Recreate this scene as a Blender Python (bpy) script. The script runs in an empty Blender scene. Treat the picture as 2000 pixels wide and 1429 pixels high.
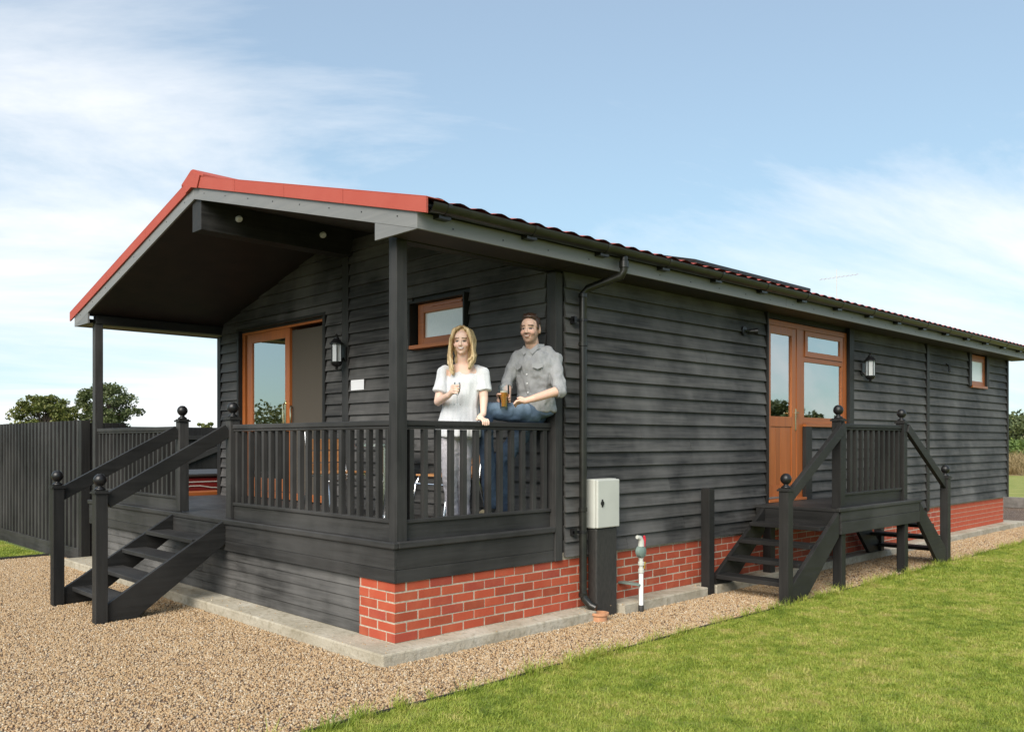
import bpy, bmesh, math, random
import numpy as np
from mathutils import Vector, Matrix, noise
R = math.radians
random.seed(7)
S = bpy.context.scene
col = S.collection

# ---------------------------------------------------------------- camera, sky, sun, exposure
F_PX, HOR, TH = 1688.0, 861.0, R(45.974)
CAM = Vector((-3.804, -5.18, 1.587))
cd = bpy.data.cameras.new('camera'); cam = bpy.data.objects.new('camera', cd); col.objects.link(cam)
cd.sensor_width = 36; cd.lens = 36*F_PX/2000; cd.shift_y = (HOR-714.5)/2000; cd.clip_end = 3000; cd.clip_start = .05
cam.location = CAM; cam.rotation_euler = (R(90), 0, TH-R(90)); S.camera = cam
RT = Vector((math.sin(TH), -math.cos(TH), 0)); FW = Vector((math.cos(TH), math.sin(TH), 0))
def px(u, v, D):                       # a pixel of the photograph at depth D -> a point
    return CAM + FW*D + RT*((u-1000)/F_PX*D) + Vector((0, 0, (HOR-v)/F_PX*D))

SUN_EL, SUN_AZ = R(37), R(206)         # direction towards the sun: azimuth from +x, anticlockwise
w = bpy.data.worlds.new('World'); S.world = w; w.use_nodes = True
nt = w.node_tree; nt.nodes.clear()
def N(t, **k):
    n = nt.nodes.new(t)
    for a, b in k.items(): setattr(n, a, b)
    return n
out = N('ShaderNodeOutputWorld'); bg = N('ShaderNodeBackground'); bg.inputs[1].default_value = .112
sky = N('ShaderNodeTexSky', sky_type='NISHITA', sun_disc=False, sun_elevation=SUN_EL, sun_rotation=R(90)-SUN_AZ)
sky.air_density = 1.2; sky.dust_density = .25; sky.ozone_density = 1.0
tc = N('ShaderNodeTexCoord'); sep = N('ShaderNodeSeparateXYZ'); nt.links.new(tc.outputs['Generated'], sep.inputs[0])
zz = N('ShaderNodeMath', operation='MAXIMUM'); zz.inputs[1].default_value = 0; nt.links.new(sep.outputs[2], zz.inputs[0])
za = N('ShaderNodeMath', operation='ADD'); za.inputs[1].default_value = .22; nt.links.new(zz.outputs[0], za.inputs[0])
dv = N('ShaderNodeVectorMath', operation='DIVIDE'); cz = N('ShaderNodeCombineXYZ')
nt.links.new(za.outputs[0], cz.inputs[0]); nt.links.new(za.outputs[0], cz.inputs[1]); cz.inputs[2].default_value = 1
nt.links.new(tc.outputs['Generated'], dv.inputs[0]); nt.links.new(cz.outputs[0], dv.inputs[1])
mp = N('ShaderNodeMapping'); mp.inputs['Location'].default_value = (7.75, 1.15, 0); mp.inputs['Scale'].default_value = (1, 1, 0); mp.inputs['Rotation'].default_value = (0, 0, R(20))
nt.links.new(dv.outputs[0], mp.inputs[0])
n1 = N('ShaderNodeTexNoise'); n1.inputs['Scale'].default_value = .62; n1.inputs['Detail'].default_value = 9; n1.inputs['Roughness'].default_value = .62; n1.inputs['Distortion'].default_value = .5
n2 = N('ShaderNodeTexNoise'); n2.inputs['Scale'].default_value = .28; n2.inputs['Detail'].default_value = 2
st_ = N('ShaderNodeMapping'); st_.inputs['Scale'].default_value = (.75, 1.9, 1); nt.links.new(mp.outputs[0], st_.inputs[0])
nt.links.new(st_.outputs[0], n1.inputs[0]); nt.links.new(mp.outputs[0], n2.inputs[0])
ad = N('ShaderNodeMath', operation='ADD'); nt.links.new(n1.outputs[0], ad.inputs[0]); nt.links.new(n2.outputs[0], ad.inputs[1])
rp = N('ShaderNodeValToRGB'); rp.color_ramp.elements[0].position = .455; rp.color_ramp.elements[1].position = .60
hf = N('ShaderNodeMath', operation='MULTIPLY'); hf.inputs[1].default_value = .5
nt.links.new(ad.outputs[0], hf.inputs[0]); nt.links.new(hf.outputs[0], rp.inputs[0])
rp.color_ramp.elements[0].color = (.16, .16, .16, 1); rp.color_ramp.elements[1].color = (.93, .93, .93, 1)
mx = N('ShaderNodeMix', data_type='RGBA'); mx.inputs[7].default_value = (5.1, 5.15, 5.25, 1)
cm1 = N('ShaderNodeVectorMath', operation='MULTIPLY'); cm1.inputs[1].default_value = (3.7, 8.2, 11.5)      # soft shoulder keeps the horizon from burning out
cm2 = N('ShaderNodeVectorMath', operation='ADD'); cm2.inputs[1].default_value = (3.7, 8.2, 11.5); cap = N('ShaderNodeVectorMath', operation='DIVIDE')
nt.links.new(sky.outputs[0], cm1.inputs[0]); nt.links.new(sky.outputs[0], cm2.inputs[0]); nt.links.new(cm1.outputs[0], cap.inputs[0]); nt.links.new(cm2.outputs[0], cap.inputs[1])
nt.links.new(rp.outputs[0], mx.inputs[0]); nt.links.new(cap.outputs[0], mx.inputs[6])
nt.links.new(mx.outputs[2], bg.inputs[0]); nt.links.new(bg.outputs[0], out.inputs[0])

sl = bpy.data.lights.new('sun', 'SUN'); sl.energy = 2.8; sl.angle = R(42); sl.color = (1, .93, .83)
so = bpy.data.objects.new('sun', sl); col.objects.link(so)
sd = Vector((math.cos(SUN_EL)*math.cos(SUN_AZ), math.cos(SUN_EL)*math.sin(SUN_AZ), math.sin(SUN_EL)))
so.rotation_euler = sd.to_track_quat('Z', 'Y').to_euler(); so.location = (-6, -6, 12)
S.view_settings.view_transform = 'Standard'; S.view_settings.look = 'None'; S.view_settings.gamma = 1
S.view_settings.use_curve_mapping = False; S.view_settings.exposure = .98
S.render.engine = 'CYCLES'

# ---------------------------------------------------------------- materials
MATS = {}
class MT:
    """small node-graph helper for one Principled material"""
    def __init__(s, name):
        s.m = bpy.data.materials.new(name); s.m.use_nodes = True; s.t = s.m.node_tree
        s.b = s.t.nodes['Principled BSDF']; MATS[name] = s.m; s.co = None
    def n(s, t, **k):
        n = s.t.nodes.new(t)
        for a, b in k.items(): setattr(n, a, b)
        return n
    def l(s, a, b): s.t.links.new(a, b)
    def obj(s):
        if not s.co: s.co = s.n('ShaderNodeTexCoord').outputs['Object']
        return s.co
    def rnd(s):
        return s.n('ShaderNodeObjectInfo').outputs['Random']
    def noise(s, scale, detail=4, rough=.55, vscale=(1, 1, 1), w=None, vec=None):
        mp = s.n('ShaderNodeMapping'); mp.inputs['Scale'].default_value = vscale; s.l(vec or s.obj(), mp.inputs[0])
        x = s.n('ShaderNodeTexNoise'); s.l(mp.outputs[0], x.inputs['Vector'])
        if w is not None:
            x.noise_dimensions = '4D'; m = s.n('ShaderNodeMath', operation='MULTIPLY'); m.inputs[1].default_value = 60
            s.l(w, m.inputs[0]); s.l(m.outputs[0], x.inputs['W'])
        x.inputs['Scale'].default_value = scale; x.inputs['Detail'].default_value = detail; x.inputs['Roughness'].default_value = rough
        return x.outputs[0]
    def ramp(s, fac, stops):
        r = s.n('ShaderNodeValToRGB'); e = r.color_ramp.elements
        while len(e) < len(stops): e.new(.5)
        for i, (p, c) in enumerate(stops):
            e[i].position = p; e[i].color = (*c, 1) if len(c) == 3 else c
        s.l(fac, r.inputs[0]); return r.outputs[0]
    def mix(s, fac, a, b, mode='MIX'):
        m = s.n('ShaderNodeMix', data_type='RGBA', blend_type=mode)
        for i, v in ((0, fac), (6, a), (7, b)):
            if hasattr(v, 'node'): s.l(v, m.inputs[i])
            elif i == 0: m.inputs[0].default_value = v
            else: m.inputs[i].default_value = (*v, 1)
        return m.outputs[2]
    def math(s, op, a, b):
        m = s.n('ShaderNodeMath', operation=op)
        for i, v in ((0, a), (1, b)):
            if hasattr(v, 'node'): s.l(v, m.inputs[i])
            else: m.inputs[i].default_value = v
        return m.outputs[0]
    def color(s, c):
        if hasattr(c, 'node'): s.l(c, s.b.inputs['Base Color'])
        else: s.b.inputs['Base Color'].default_value = (*c, 1)
    def rough(s, r):
        if hasattr(r, 'node'): s.l(r, s.b.inputs['Roughness'])
        else: s.b.inputs['Roughness'].default_value = r
    def bump(s, h, strength=.3, dist=.01):
        b = s.n('ShaderNodeBump'); b.inputs['Strength'].default_value = strength; b.inputs['Distance'].default_value = dist
        s.l(h, b.inputs['Height']); s.l(b.outputs[0], s.b.inputs['Normal'])
    def set(s, **k):
        for a, v in k.items(): s.b.inputs[a.replace('_', ' ')].default_value = v

def wood(name, axis, dark, light, patch, rough=.55, bump=.25, spec=.5):
    m = MT(name); r = m.rnd()
    vs = [22, 22, 22]; vs[axis] = 1.1
    g = m.noise(1.6, 6, .62, vs, r)                         # grain
    p = m.noise(1.1, 4, .55, (1, 1, .8), None, m.n('ShaderNodeNewGeometry').outputs['Position'])                     # wear patches over the whole wall
    k = m.noise(5, 2, .5, (1, 1, 1), r)
    c = m.ramp(g, ((.28, dark), (.72, light)))
    c = m.mix(m.ramp(p, ((.42, (0, 0, 0)), (.68, (1, 1, 1)))), c, m.mix(.42, c, patch))
    c = m.mix(m.ramp(k, ((.5, (0, 0, 0)), (.9, (.5, .5, .5)))), c, m.mix(.4, c, patch))
    v = m.ramp(r, ((0, (.88, .88, .88)), (1, (1.12, 1.12, 1.12))))
    m.color(m.mix(1.0, c, v, 'MULTIPLY'))
    m.rough(m.ramp(g, ((.3, (rough-.08,)*3), (.8, (rough+.15,)*3))))
    m.bump(g, bump, .004); m.b.inputs['Specular IOR Level'].default_value = spec; return m.m
for a, nm in enumerate('xyz'):
    wood('stained_board_'+nm, a, (.009, .0089, .0088), (.080, .0775, .0745), (.215, .208, .20), .6, 1.0, .22)
    wood('black_paint_'+nm, a, (.0095, .0095, .0092), (.022, .0215, .021), (.045, .043, .04), .5, .25, .25)
    wood('deck_wood_'+nm, a, (.012, .0118, .0116), (.036, .0352, .034), (.085, .082, .079), .55, .4, .28)
    wood('grey_paint_'+nm, a, (.15, .152, .15), (.20, .202, .20), (.17, .17, .165), .5, .08)
    wood('oak_foil_'+nm, a, (.27, .075, .018), (.42, .135, .034), (.36, .10, .026), .38, .08)
    wood('chair_wood_'+nm, a, (.34, .15, .055), (.5, .25, .10), (.42, .2, .08), .4, .1)

m = MT('brick_red'); r = m.rnd(); a = m.noise(30, 5, .6, (1, 1, 1), r); b = m.noise(6, 3, .5, (1, 1, 1), r)
c = m.ramp(r, ((0, (.27, .050, .020)), (.3, (.35, .058, .024)), (.7, (.42, .072, .030)), (1, (.30, .048, .028))))
c = m.mix(m.ramp(b, ((.45, (0, 0, 0)), (.8, (.6, .6, .6)))), c, (.44, .12, .055))
c = m.mix(m.ramp(a, ((.62, (0, 0, 0)), (.8, (.5, .5, .5)))), c, (.16, .04, .03)); m.color(c); m.rough(.85); m.bump(a, .5, .004)
m = MT('mortar'); a = m.noise(40, 4); m.color(m.ramp(a, ((.3, (.32, .275, .205)), (.7, (.50, .44, .35))))); m.rough(.95); m.bump(a, .6, .004)
m = MT('concrete'); a = m.noise(18, 6, .65); b = m.noise(2.2, 4, .6)
c = m.ramp(b, ((.3, (.29, .255, .185)), (.55, (.41, .37, .29)), (.75, (.49, .46, .385))))
m.color(m.mix(m.ramp(a, ((.5, (0, 0, 0)), (.72, (.75, .75, .75)))), c, (.2, .17, .11))); m.rough(.92); m.bump(a, .9, .012)
m = MT('roof_red'); a = m.noise(160, 3, .7); b = m.noise(2, 3)
c = m.ramp(a, ((.35, (.27, .042, .028)), (.65, (.43, .078, .05)))); m.color(m.mix(m.ramp(b, ((.4, (0, 0, 0)), (.8, (.4, .4, .4)))), c, (.42, .11, .08))); m.rough(.75); m.bump(a, .4, .003)
m = MT('gutter_black'); a = m.noise(9, 4); m.color(m.ramp(a, ((.35, (.009, .009, .008)), (.75, (.020, .020, .015))))); m.rough(.33)
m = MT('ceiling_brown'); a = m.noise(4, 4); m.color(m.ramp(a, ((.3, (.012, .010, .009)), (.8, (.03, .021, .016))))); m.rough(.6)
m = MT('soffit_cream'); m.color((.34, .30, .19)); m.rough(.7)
m = MT('black_metal'); a = m.noise(30, 3); m.color((.014, .014, .015)); m.rough(m.ramp(a, ((.3, (.3,)*3), (.8, (.5,)*3)))); m.set(Metallic=.3)
m = MT('chrome'); m.color((.8, .8, .8)); m.rough(.16); m.set(Metallic=1.0)
m = MT('brass'); m.color((.72, .62, .42)); m.rough(.2); m.set(Metallic=1.0)
m = MT('white_plastic'); m.color((.8, .8, .8)); m.rough(.45)
m = MT('paper'); m.color((.82, .82, .84)); m.rough(.8)
m = MT('box_grey'); a = m.noise(3, 3); m.color(m.ramp(a, ((.3, (.46, .47, .43)), (.8, (.54, .55, .50))))); m.rough(.45)
m = MT('duct_black'); a = m.noise(60, 4, .7, (1, 1, .3)); m.color(m.ramp(a, ((.3, (.016, .016, .015)), (.8, (.045, .042, .038))))); m.rough(.6); m.bump(a, .2, .002)
m = MT('valve_green'); m.color((.20, .27, .24)); m.rough(.45); m.set(Metallic=.2)
m = MT('red_plastic'); m.color((.55, .03, .05)); m.rough(.4)
m = MT('yellow_plastic'); m.color((.75, .5, .05)); m.rough(.4)
m = MT('clay'); a = m.noise(20, 3); m.color(m.ramp(a, ((.3, (.42, .20, .10)), (.7, (.58, .31, .17))))); m.rough(.9)
m = MT('tub_maroon'); a = m.noise(2, 3); m.color(m.ramp(a, ((.3, (.12, .012, .012)), (.7, (.2, .022, .02))))); m.rough(.3)
m = MT('solar_glass'); m.color((.012, .014, .022)); m.rough(.08)
m = MT('solar_frame'); m.color((.03, .03, .03)); m.rough(.4); m.set(Metallic=.6)
m = MT('interior'); m.color((.20, .17, .14)); m.rough(.9)
m = MT('blind_taupe'); a = m.noise(300, 2, .6, (1, 1, 1)); m.color(m.ramp(a, ((.35, (.06, .05, .038)), (.65, (.085, .072, .056))))); m.rough(.9)
m = MT('curtain'); a = m.noise(30, 2, .5, (8, 8, .2)); m.color(m.ramp(a, ((.3, (.46, .45, .40)), (.7, (.66, .65, .60))))); m.rough(.9)
m = MT('net_curtain'); a = m.noise(30, 2, .5, (6, 6, .2)); m.color(m.ramp(a, ((.3, (.60, .62, .64)), (.7, (.78, .79, .8))))); m.rough(.95)
m = MT('frosted_glass'); a = m.noise(60, 3, .6, (4, 4, .4)); m.color(m.ramp(a, ((.3, (.68, .72, .72)), (.7, (.82, .85, .85))))); m.rough(.22); m.set(IOR=1.9)
m = MT('lantern_glass'); m.color((.75, .77, .78)); m.rough(.12); m.set(Transmission_Weight=.35)

def glass(name, tint, ior, base):
    m = MT(name); t = m.t; t.nodes.remove(m.b)
    tr = m.n('ShaderNodeBsdfTransparent'); tr.inputs[0].default_value = (*tint, 1)
    gl = m.n('ShaderNodeBsdfGlossy'); gl.inputs[0].default_value = (1, 1, 1, 1); gl.inputs['Roughness'].default_value = .012
    fr = m.n('ShaderNodeFresnel'); fr.inputs[0].default_value = ior
    f = m.math('ADD', fr.outputs[0], base); mx = m.n('ShaderNodeMixShader')
    m.l(f, mx.inputs[0]); m.l(tr.outputs[0], mx.inputs[1]); m.l(gl.outputs[0], mx.inputs[2])
    m.l(mx.outputs[0], t.nodes['Material Output'].inputs[0])
glass('window_glass', (.82, .84, .83), 1.6, .42)
glass('drink_glass', (.95, .96, .96), 1.45, .05)
m = MT('beer'); m.color((.75, .30, .03)); m.rough(.05); m.set(Transmission_Weight=.35, IOR=1.34)
m = MT('beer_foam'); m.color((.8, .74, .6)); m.rough(.8)
m = MT('edging'); m.color((.03, .028, .024)); m.rough(.7)
m = MT('sleeper'); a = m.noise(8, 5); m.color(m.ramp(a, ((.3, (.11, .10, .09)), (.8, (.22, .20, .18))))); m.rough(.9)

def ground(name, a, b, c3, s1, s2, bump):
    m = MT(name); x = m.noise(s1, 6, .65); y = m.noise(s2, 4, .6)
    c = m.ramp(x, ((.33, a), (.66, b))); m.color(m.mix(m.ramp(y, ((.42, (0, 0, 0)), (.7, (.8, .8, .8)))), c, c3)); m.rough(.95); m.bump(x, bump, .03)
ground('field_mat', (.05, .085, .018), (.10, .15, .035), (.20, .17, .07), 3, .05, .5)
ground('lawn_mat', (.14, .17, .025), (.25, .28, .05), (.33, .31, .09), 40, 1.2, .8)
ground('meadow_mat', (.20, .14, .06), (.32, .24, .11), (.12, .14, .04), 2.5, .3, .6)
m = MT('gravel_mat'); v = m.n('ShaderNodeTexVoronoi'); v.inputs['Scale'].default_value = 62; v.inputs['Randomness'].default_value = 1; m.l(m.obj(), v.inputs['Vector'])
sp = m.n('ShaderNodeSeparateColor'); m.l(v.outputs['Color'], sp.inputs[0])
c = m.ramp(sp.outputs[0], ((0, (.10, .065, .045)), (.3, (.24, .15, .095)), (.55, (.36, .235, .145)), (.8, (.44, .32, .22)), (1, (.62, .55, .46))))
d = m.ramp(v.outputs['Distance'], ((.0, (1, 1, 1)), (.75, (.25, .22, .2)))); big = m.noise(1.1, 4)
m.color(m.mix(1, m.mix(1, c, d, 'MULTIPLY'), m.ramp(big, ((.35, (.82, .82, .84)), (.7, (1.1, 1.08, 1.04)))), 'MULTIPLY')); m.rough(.85)
iv = m.math('SUBTRACT', 1.0, v.outputs['Distance']); m.bump(iv, .8, .012)
m = MT('pebble'); r = m.rnd(); a = m.noise(90, 2)
c = m.ramp(r, ((0, (.19, .125, .07)), (.18, (.32, .20, .095)), (.4, (.41, .275, .14)), (.62, (.46, .335, .19)), (.84, (.35, .275, .19)), (.95, (.50, .42, .30)), (1, (.60, .53, .42))))
m.color(m.mix(m.ramp(a, ((.4, (0, 0, 0)), (.8, (.35, .35, .35)))), c, (.3, .2, .13))); m.rough(.7)

def leafmat(name, stops, trans=.25):
    m = MT(name); r = m.rnd(); a = m.noise(.9, 3, .6)
    g = m.n('ShaderNodeAttribute'); g.attribute_name = 'lf'; x = m.mix(.5, g.outputs['Color'], a)
    m.color(m.ramp(x, stops)); m.rough(.6); m.set(Transmission_Weight=0.0, Subsurface_Weight=0.0)
    t = m.n('ShaderNodeBsdfTranslucent'); mxs = m.n('ShaderNodeMixShader'); mxs.inputs[0].default_value = trans
    m.l(m.ramp(x, stops), t.inputs[0]); m.l(m.b.outputs[0], mxs.inputs[1]); m.l(t.outputs[0], mxs.inputs[2])
    m.l(mxs.outputs[0], m.t.nodes['Material Output'].inputs[0])
leafmat('leaf_olive', ((.2, (.05, .07, .014)), (.5, (.12, .145, .03)), (.8, (.22, .21, .06))))
leafmat('leaf_dark', ((.2, (.035, .055, .016)), (.5, (.08, .105, .034)), (.8, (.15, .17, .06))))
leafmat('leaf_fresh', ((.2, (.05, .085, .015)), (.5, (.1, .16, .03)), (.8, (.17, .23, .05))))
m = MT('bark'); a = m.noise(9, 5, .6, (1, 1, .3)); m.color(m.ramp(a, ((.3, (.03, .023, .017)), (.8, (.09, .07, .055))))); m.rough(.9)
def blade(name, stops):
    m = MT(name); r = m.rnd(); ps = m.n('ShaderNodeNewGeometry').outputs['Position']; y = m.noise(1.0, 3, .6, (1, 1, 1), None, ps); y2 = m.noise(5.5, 3, .6, (1, 1, 1), None, ps)
    x = m.math('ADD', m.math('MULTIPLY', r, .22), m.math('ADD', m.math('MULTIPLY', y, .55), m.math('MULTIPLY', y2, .65))); x = m.math('SUBTRACT', x, .22); m.color(m.ramp(x, stops)); m.rough(.55)
    t = m.n('ShaderNodeBsdfTranslucent'); mxs = m.n('ShaderNodeMixShader'); mxs.inputs[0].default_value = .35
    m.l(m.ramp(x, stops), t.inputs[0]); m.l(m.b.outputs[0], mxs.inputs[1]); m.l(t.outputs[0], mxs.inputs[2])
    m.l(mxs.outputs[0], m.t.nodes['Material Output'].inputs[0])
blade('grass_blade', ((.24, (.11, .17, .016)), (.40, (.235, .315, .034)), (.56, (.38, .42, .07)), (.70, (.54, .46, .17)), (.80, (.36, .26, .11))))
blade('meadow_blade', ((.2, (.15, .13, .05)), (.5, (.30, .22, .10)), (.85, (.42, .32, .17))))

def colmat(name, rough, bumpscale=0, bumps=.2, sss=0):
    m = MT(name); g = m.n('ShaderNodeAttribute'); g.attribute_name = 'col'
    if bumpscale:
        a = m.noise(bumpscale, 4, .6); m.color(m.mix(1, g.outputs['Color'], m.ramp(a, ((.3, (.86, .86, .86)), (.7, (1.1, 1.1, 1.1)))), 'MULTIPLY')); m.bump(a, bumps, .004)
    else: m.color(g.outputs['Color'])
    m.rough(rough)
    if sss: m.set(Subsurface_Weight=sss, Subsurface_Scale=.008); m.b.inputs['Subsurface Radius'].default_value = (1, .3, .15)
m = MT('grey_cloth'); m.color((.31, .315, .325)); m.rough(.9)
colmat('skin', .5, 0, 0, .12); colmat('cloth', .85, 140, .25); colmat('hair', .38, 90, .5)

# ---------------------------------------------------------------- mesh helpers
class MB:
    def __init__(s): s.v = []; s.f = []
    def add(s, vs, fs):
        o = len(s.v); s.v += [tuple(p) for p in vs]; s.f += [tuple(i+o for i in f) for f in fs]; return s
    def box(s, x0, x1, y0, y1, z0, z1):
        return s.add([(x0,y0,z0),(x1,y0,z0),(x1,y1,z0),(x0,y1,z0),(x0,y0,z1),(x1,y0,z1),(x1,y1,z1),(x0,y1,z1)],
                     [(0,3,2,1),(4,5,6,7),(0,1,5,4),(1,2,6,5),(2,3,7,6),(3,0,4,7)])
    def bar(s, p, q, w, h, up=(0, 0, 1)):                    # straight bar of section w x h
        p, q = Vector(p), Vector(q); d = (q-p).normalized(); a = d.cross(Vector(up)).normalized(); b = a.cross(d)
        c = [p+a*(i*w/2)+b*(j*h/2) for i, j in ((-1,-1),(1,-1),(1,1),(-1,1))]; e = [x+(q-p) for x in c]
        return s.add(c+e, [(0,1,2,3),(7,6,5,4),(0,4,5,1),(1,5,6,2),(2,6,7,3),(3,7,4,0)])
    def prism(s, poly, axis, a, b):                          # closed polygon in the two other axes, swept along axis
        def P(t, k): l = list(t); l.insert(axis, k); return tuple(l)
        n = len(poly); vs = [P(t, a) for t in poly]+[P(t, b) for t in poly]
        return s.add(vs, [tuple(range(n))[::-1], tuple(range(n, 2*n))]+[(i, (i+1) % n, n+(i+1) % n, n+i) for i in range(n)])
    def tube(s, pts, r, n=10, cap=True):
        pts = [Vector(p) for p in pts]; rs = r if isinstance(r, (list, tuple)) else [r]*len(pts); o = len(s.v); a = None; L = len(pts)
        for i, p in enumerate(pts):
            d = (pts[min(i+1, L-1)]-pts[max(i-1, 0)]).normalized()
            if a is None: a = d.orthogonal().normalized()
            else: a = (a-d*a.dot(d)).normalized()
            b = d.cross(a)
            for k in range(n): t = 2*math.pi*k/n; s.v.append(tuple(p+(a*math.cos(t)+b*math.sin(t))*rs[i]))
        for i in range(L-1):
            for k in range(n): s.f.append((o+i*n+k, o+i*n+(k+1) % n, o+(i+1)*n+(k+1) % n, o+(i+1)*n+k))
        if cap: s.f.append(tuple(o+k for k in range(n))[::-1]); s.f.append(tuple(o+(L-1)*n+k for k in range(n)))
        return s
    def lathe(s, prof, c, n=16):                             # prof: (radius, z) about a vertical axis through c
        o = len(s.v); cx, cy, cz = c
        for r, z in prof:
            for k in range(n): t = 2*math.pi*k/n; s.v.append((cx+r*math.cos(t), cy+r*math.sin(t), cz+z))
        for i in range(len(prof)-1):
            for k in range(n): s.f.append((o+i*n+k, o+i*n+(k+1) % n, o+(i+1)*n+(k+1) % n, o+(i+1)*n+k))
        s.f.append(tuple(o+k for k in range(n))[::-1]); s.f.append(tuple(o+(len(prof)-1)*n+k for k in range(n))); return s
    def mesh(s, name, mat, smooth=False):
        me = bpy.data.meshes.new(name); me.from_pydata(s.v, [], s.f)
        if mat: me.materials.append(MATS[mat])
        if smooth: me.polygons.foreach_set('use_smooth', [True]*len(me.polygons))
        me.update(); return me
    def build(s, name, mat, parent=None, bevel=0, smooth=False, loc=None):
        o = bpy.data.objects.new(name, s.mesh(name, mat, smooth)); link(o, parent, loc)
        if bevel:
            b = o.modifiers.new('bevel', 'BEVEL'); b.width = bevel; b.segments = 2; b.limit_method = 'ANGLE'
        if smooth: auto(o)
        return o
def auto(o):
    o.data.polygons.foreach_set('use_smooth', [True]*len(o.data.polygons))
    e = o.modifiers.new('split', 'EDGE_SPLIT'); e.split_angle = R(40)
def link(o, parent=None, loc=None):
    col.objects.link(o)
    if loc is not None: o.location = loc
    if parent: o.parent = parent; o.matrix_parent_inverse = Matrix.Translation(-wloc(parent))
def wloc(o):
    l = Vector((0, 0, 0))
    while o: l = l+o.location+(o.matrix_parent_inverse.translation if o.parent else Vector((0, 0, 0))); o = o.parent
    return l
def inst(name, me, parent, loc, rot=None):
    o = bpy.data.objects.new(name, me); link(o, parent, loc)
    if rot: o.rotation_euler = rot
    return o
def tag(o, label, cat, group=None):
    o['label'] = label; o['category'] = cat
    if group: o['group'] = group
    return o
def thing(name, label, cat, loc=(0, 0, 0), group=None):
    o = bpy.data.objects.new(name, None); col.objects.link(o); o.location = loc; o.empty_display_size = .1
    return tag(o, label, cat, group)
def struct(o): o['kind'] = 'structure'; return o
def B(*a): return MB().box(*a)

# ---------------------------------------------------------------- ground
def sheet(name, x0, x1, y0, y1, z, mat, nx=1, ny=1):
    m = MB()
    for i in range(nx+1):
        for j in range(ny+1): m.v.append((x0+(x1-x0)*i/nx, y0+(y1-y0)*j/ny, z))
    for i in range(nx):
        for j in range(ny): a = i*(ny+1)+j; m.f.append((a, a+ny+1, a+ny+2, a+1))
    return m.build(name, mat)
struct(sheet('ground', -900, 900, -900, 900, -.03, 'field_mat'))
struct(sheet('gravel_path', -9, 19, -1.03, 7.86, 0, 'gravel_mat'))
struct(sheet('lawn', -12, 60, -30, -1.05, .008, 'lawn_mat'))
struct(sheet('lawn', -12, -.12, 7.9, 30, .008, 'lawn_mat'))
struct(sheet('lawn', 19.22, 40, -1.05, 30, .012, 'lawn_mat'))
struct(sheet('meadow', 40.004, 90, -20, 60, .016, 'meadow_mat'))
e = MB(); pts = [(-9+i*.5, -1.04+.012*math.sin(i*1.7)) for i in range(57)]
for (x, y), (x2, y2) in zip(pts, pts[1:]): e.bar((x, y, -.015), (x2, y2, -.015), .012, .072)
tag(e.build('lawn_edging', 'edging'), 'thin black plastic edging strip between gravel and right-hand lawn beside the lodge', 'edging')
tag(B(-9, -.1, 7.865, 7.885, -.04, .035).build('lawn_edging', 'edging'), 'thin black edging strip of the small lawn in front of the slatted fence', 'edging')
sk = thing('sleeper_kerb', 'low grey timber sleeper kerb beyond the far end of the lodge', 'kerb', (19.1, 4, 0))
for i in range(6): B(19.02, 19.2, -3+i*2.4, -.62+i*2.4, 0, .25).build('sleeper', 'sleeper', sk, .01)

# ---------------------------------------------------------------- the lodge
W, L, SX, SY, G, Z0 = 6.5, 14.0, 1.745, .012, .1322, .562
EZ, SLOPE, EO = 3.074, .2576, .368
DK = .83
def roofz(y): return EZ+SLOPE*(min(y, W-y)+EO)                 # underside of the barge boards
lodge = thing('holiday_lodge', 'long black weatherboarded timber lodge with red roof, brick base and covered porch', 'lodge', (0, 0, 0))
def part(m, name, mat, bevel=0, parent=lodge, smooth=False): return m.build(name, mat, parent, bevel, smooth)

fm = MB(); fm.prism([(-.255,-.21),(2.04,-.215),(2.045,-.004),(2.44,-.004),(2.445,-.2),(3.80,-.21),(3.805,-.004),(3.96,-.004),(3.965,-.2),(14.35,-.21),(14.35,.15),(.1,.15),(.1,6.72),(-.255,6.72)], 2, -.03, .09); fo = part(fm, 'concrete_footing', 'concrete', .012)

# brick plinth
pl = MB(); pl.box(.003, 13.85, .003, .1, .088, .60); pl.box(.003, .1, .1005, .458, .088, .60); pl = part(pl, 'plinth', 'mortar')
far = MB(); nb = 0; shared = {}
def brick(x0, x1, y0, y1, z):
    global nb
    if x0 > 10.75: far.box(x0, x1, y0, y1, z, z+.065); return
    key = (round(x1-x0, 3), round(y1-y0, 3))
    if key not in shared:
        a, b = key; m = B(0, a, 0, b, 0, .0655); shared[key] = m.mesh('brick', 'brick_red')
    o = inst('brick', shared[key], pl, (x0+random.uniform(-.002, .002), y0+random.uniform(-.0015, .0025), z+random.uniform(-.0015, .0015))); nb += 1
    bv = o.modifiers.new('bevel', 'BEVEL'); bv.width = .003; bv.segments = 1
for k in range(6):
    z = .096+k*.075; odd = k % 2
    x = 0
    if not odd: brick(0, .215, 0, .1025, z); x = .225; yy = [(.1125, .3275), (.3375, .46)]
    else: brick(0, .1025, 0, .215, z); x = .1125; yy = [(.225, .44), (.45, .462)]
    for y0, y1 in yy: brick(0, .1025, y0, y1, z)
    while x < 13.84:
        x2 = min(x+.215, 13.845)
        if x2-x > .03: brick(x, x2, 0, .1025, z)
        x += .225
fb = far.build('brick', 'brick_red', pl); fb['kind'] = 'stuff'

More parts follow.
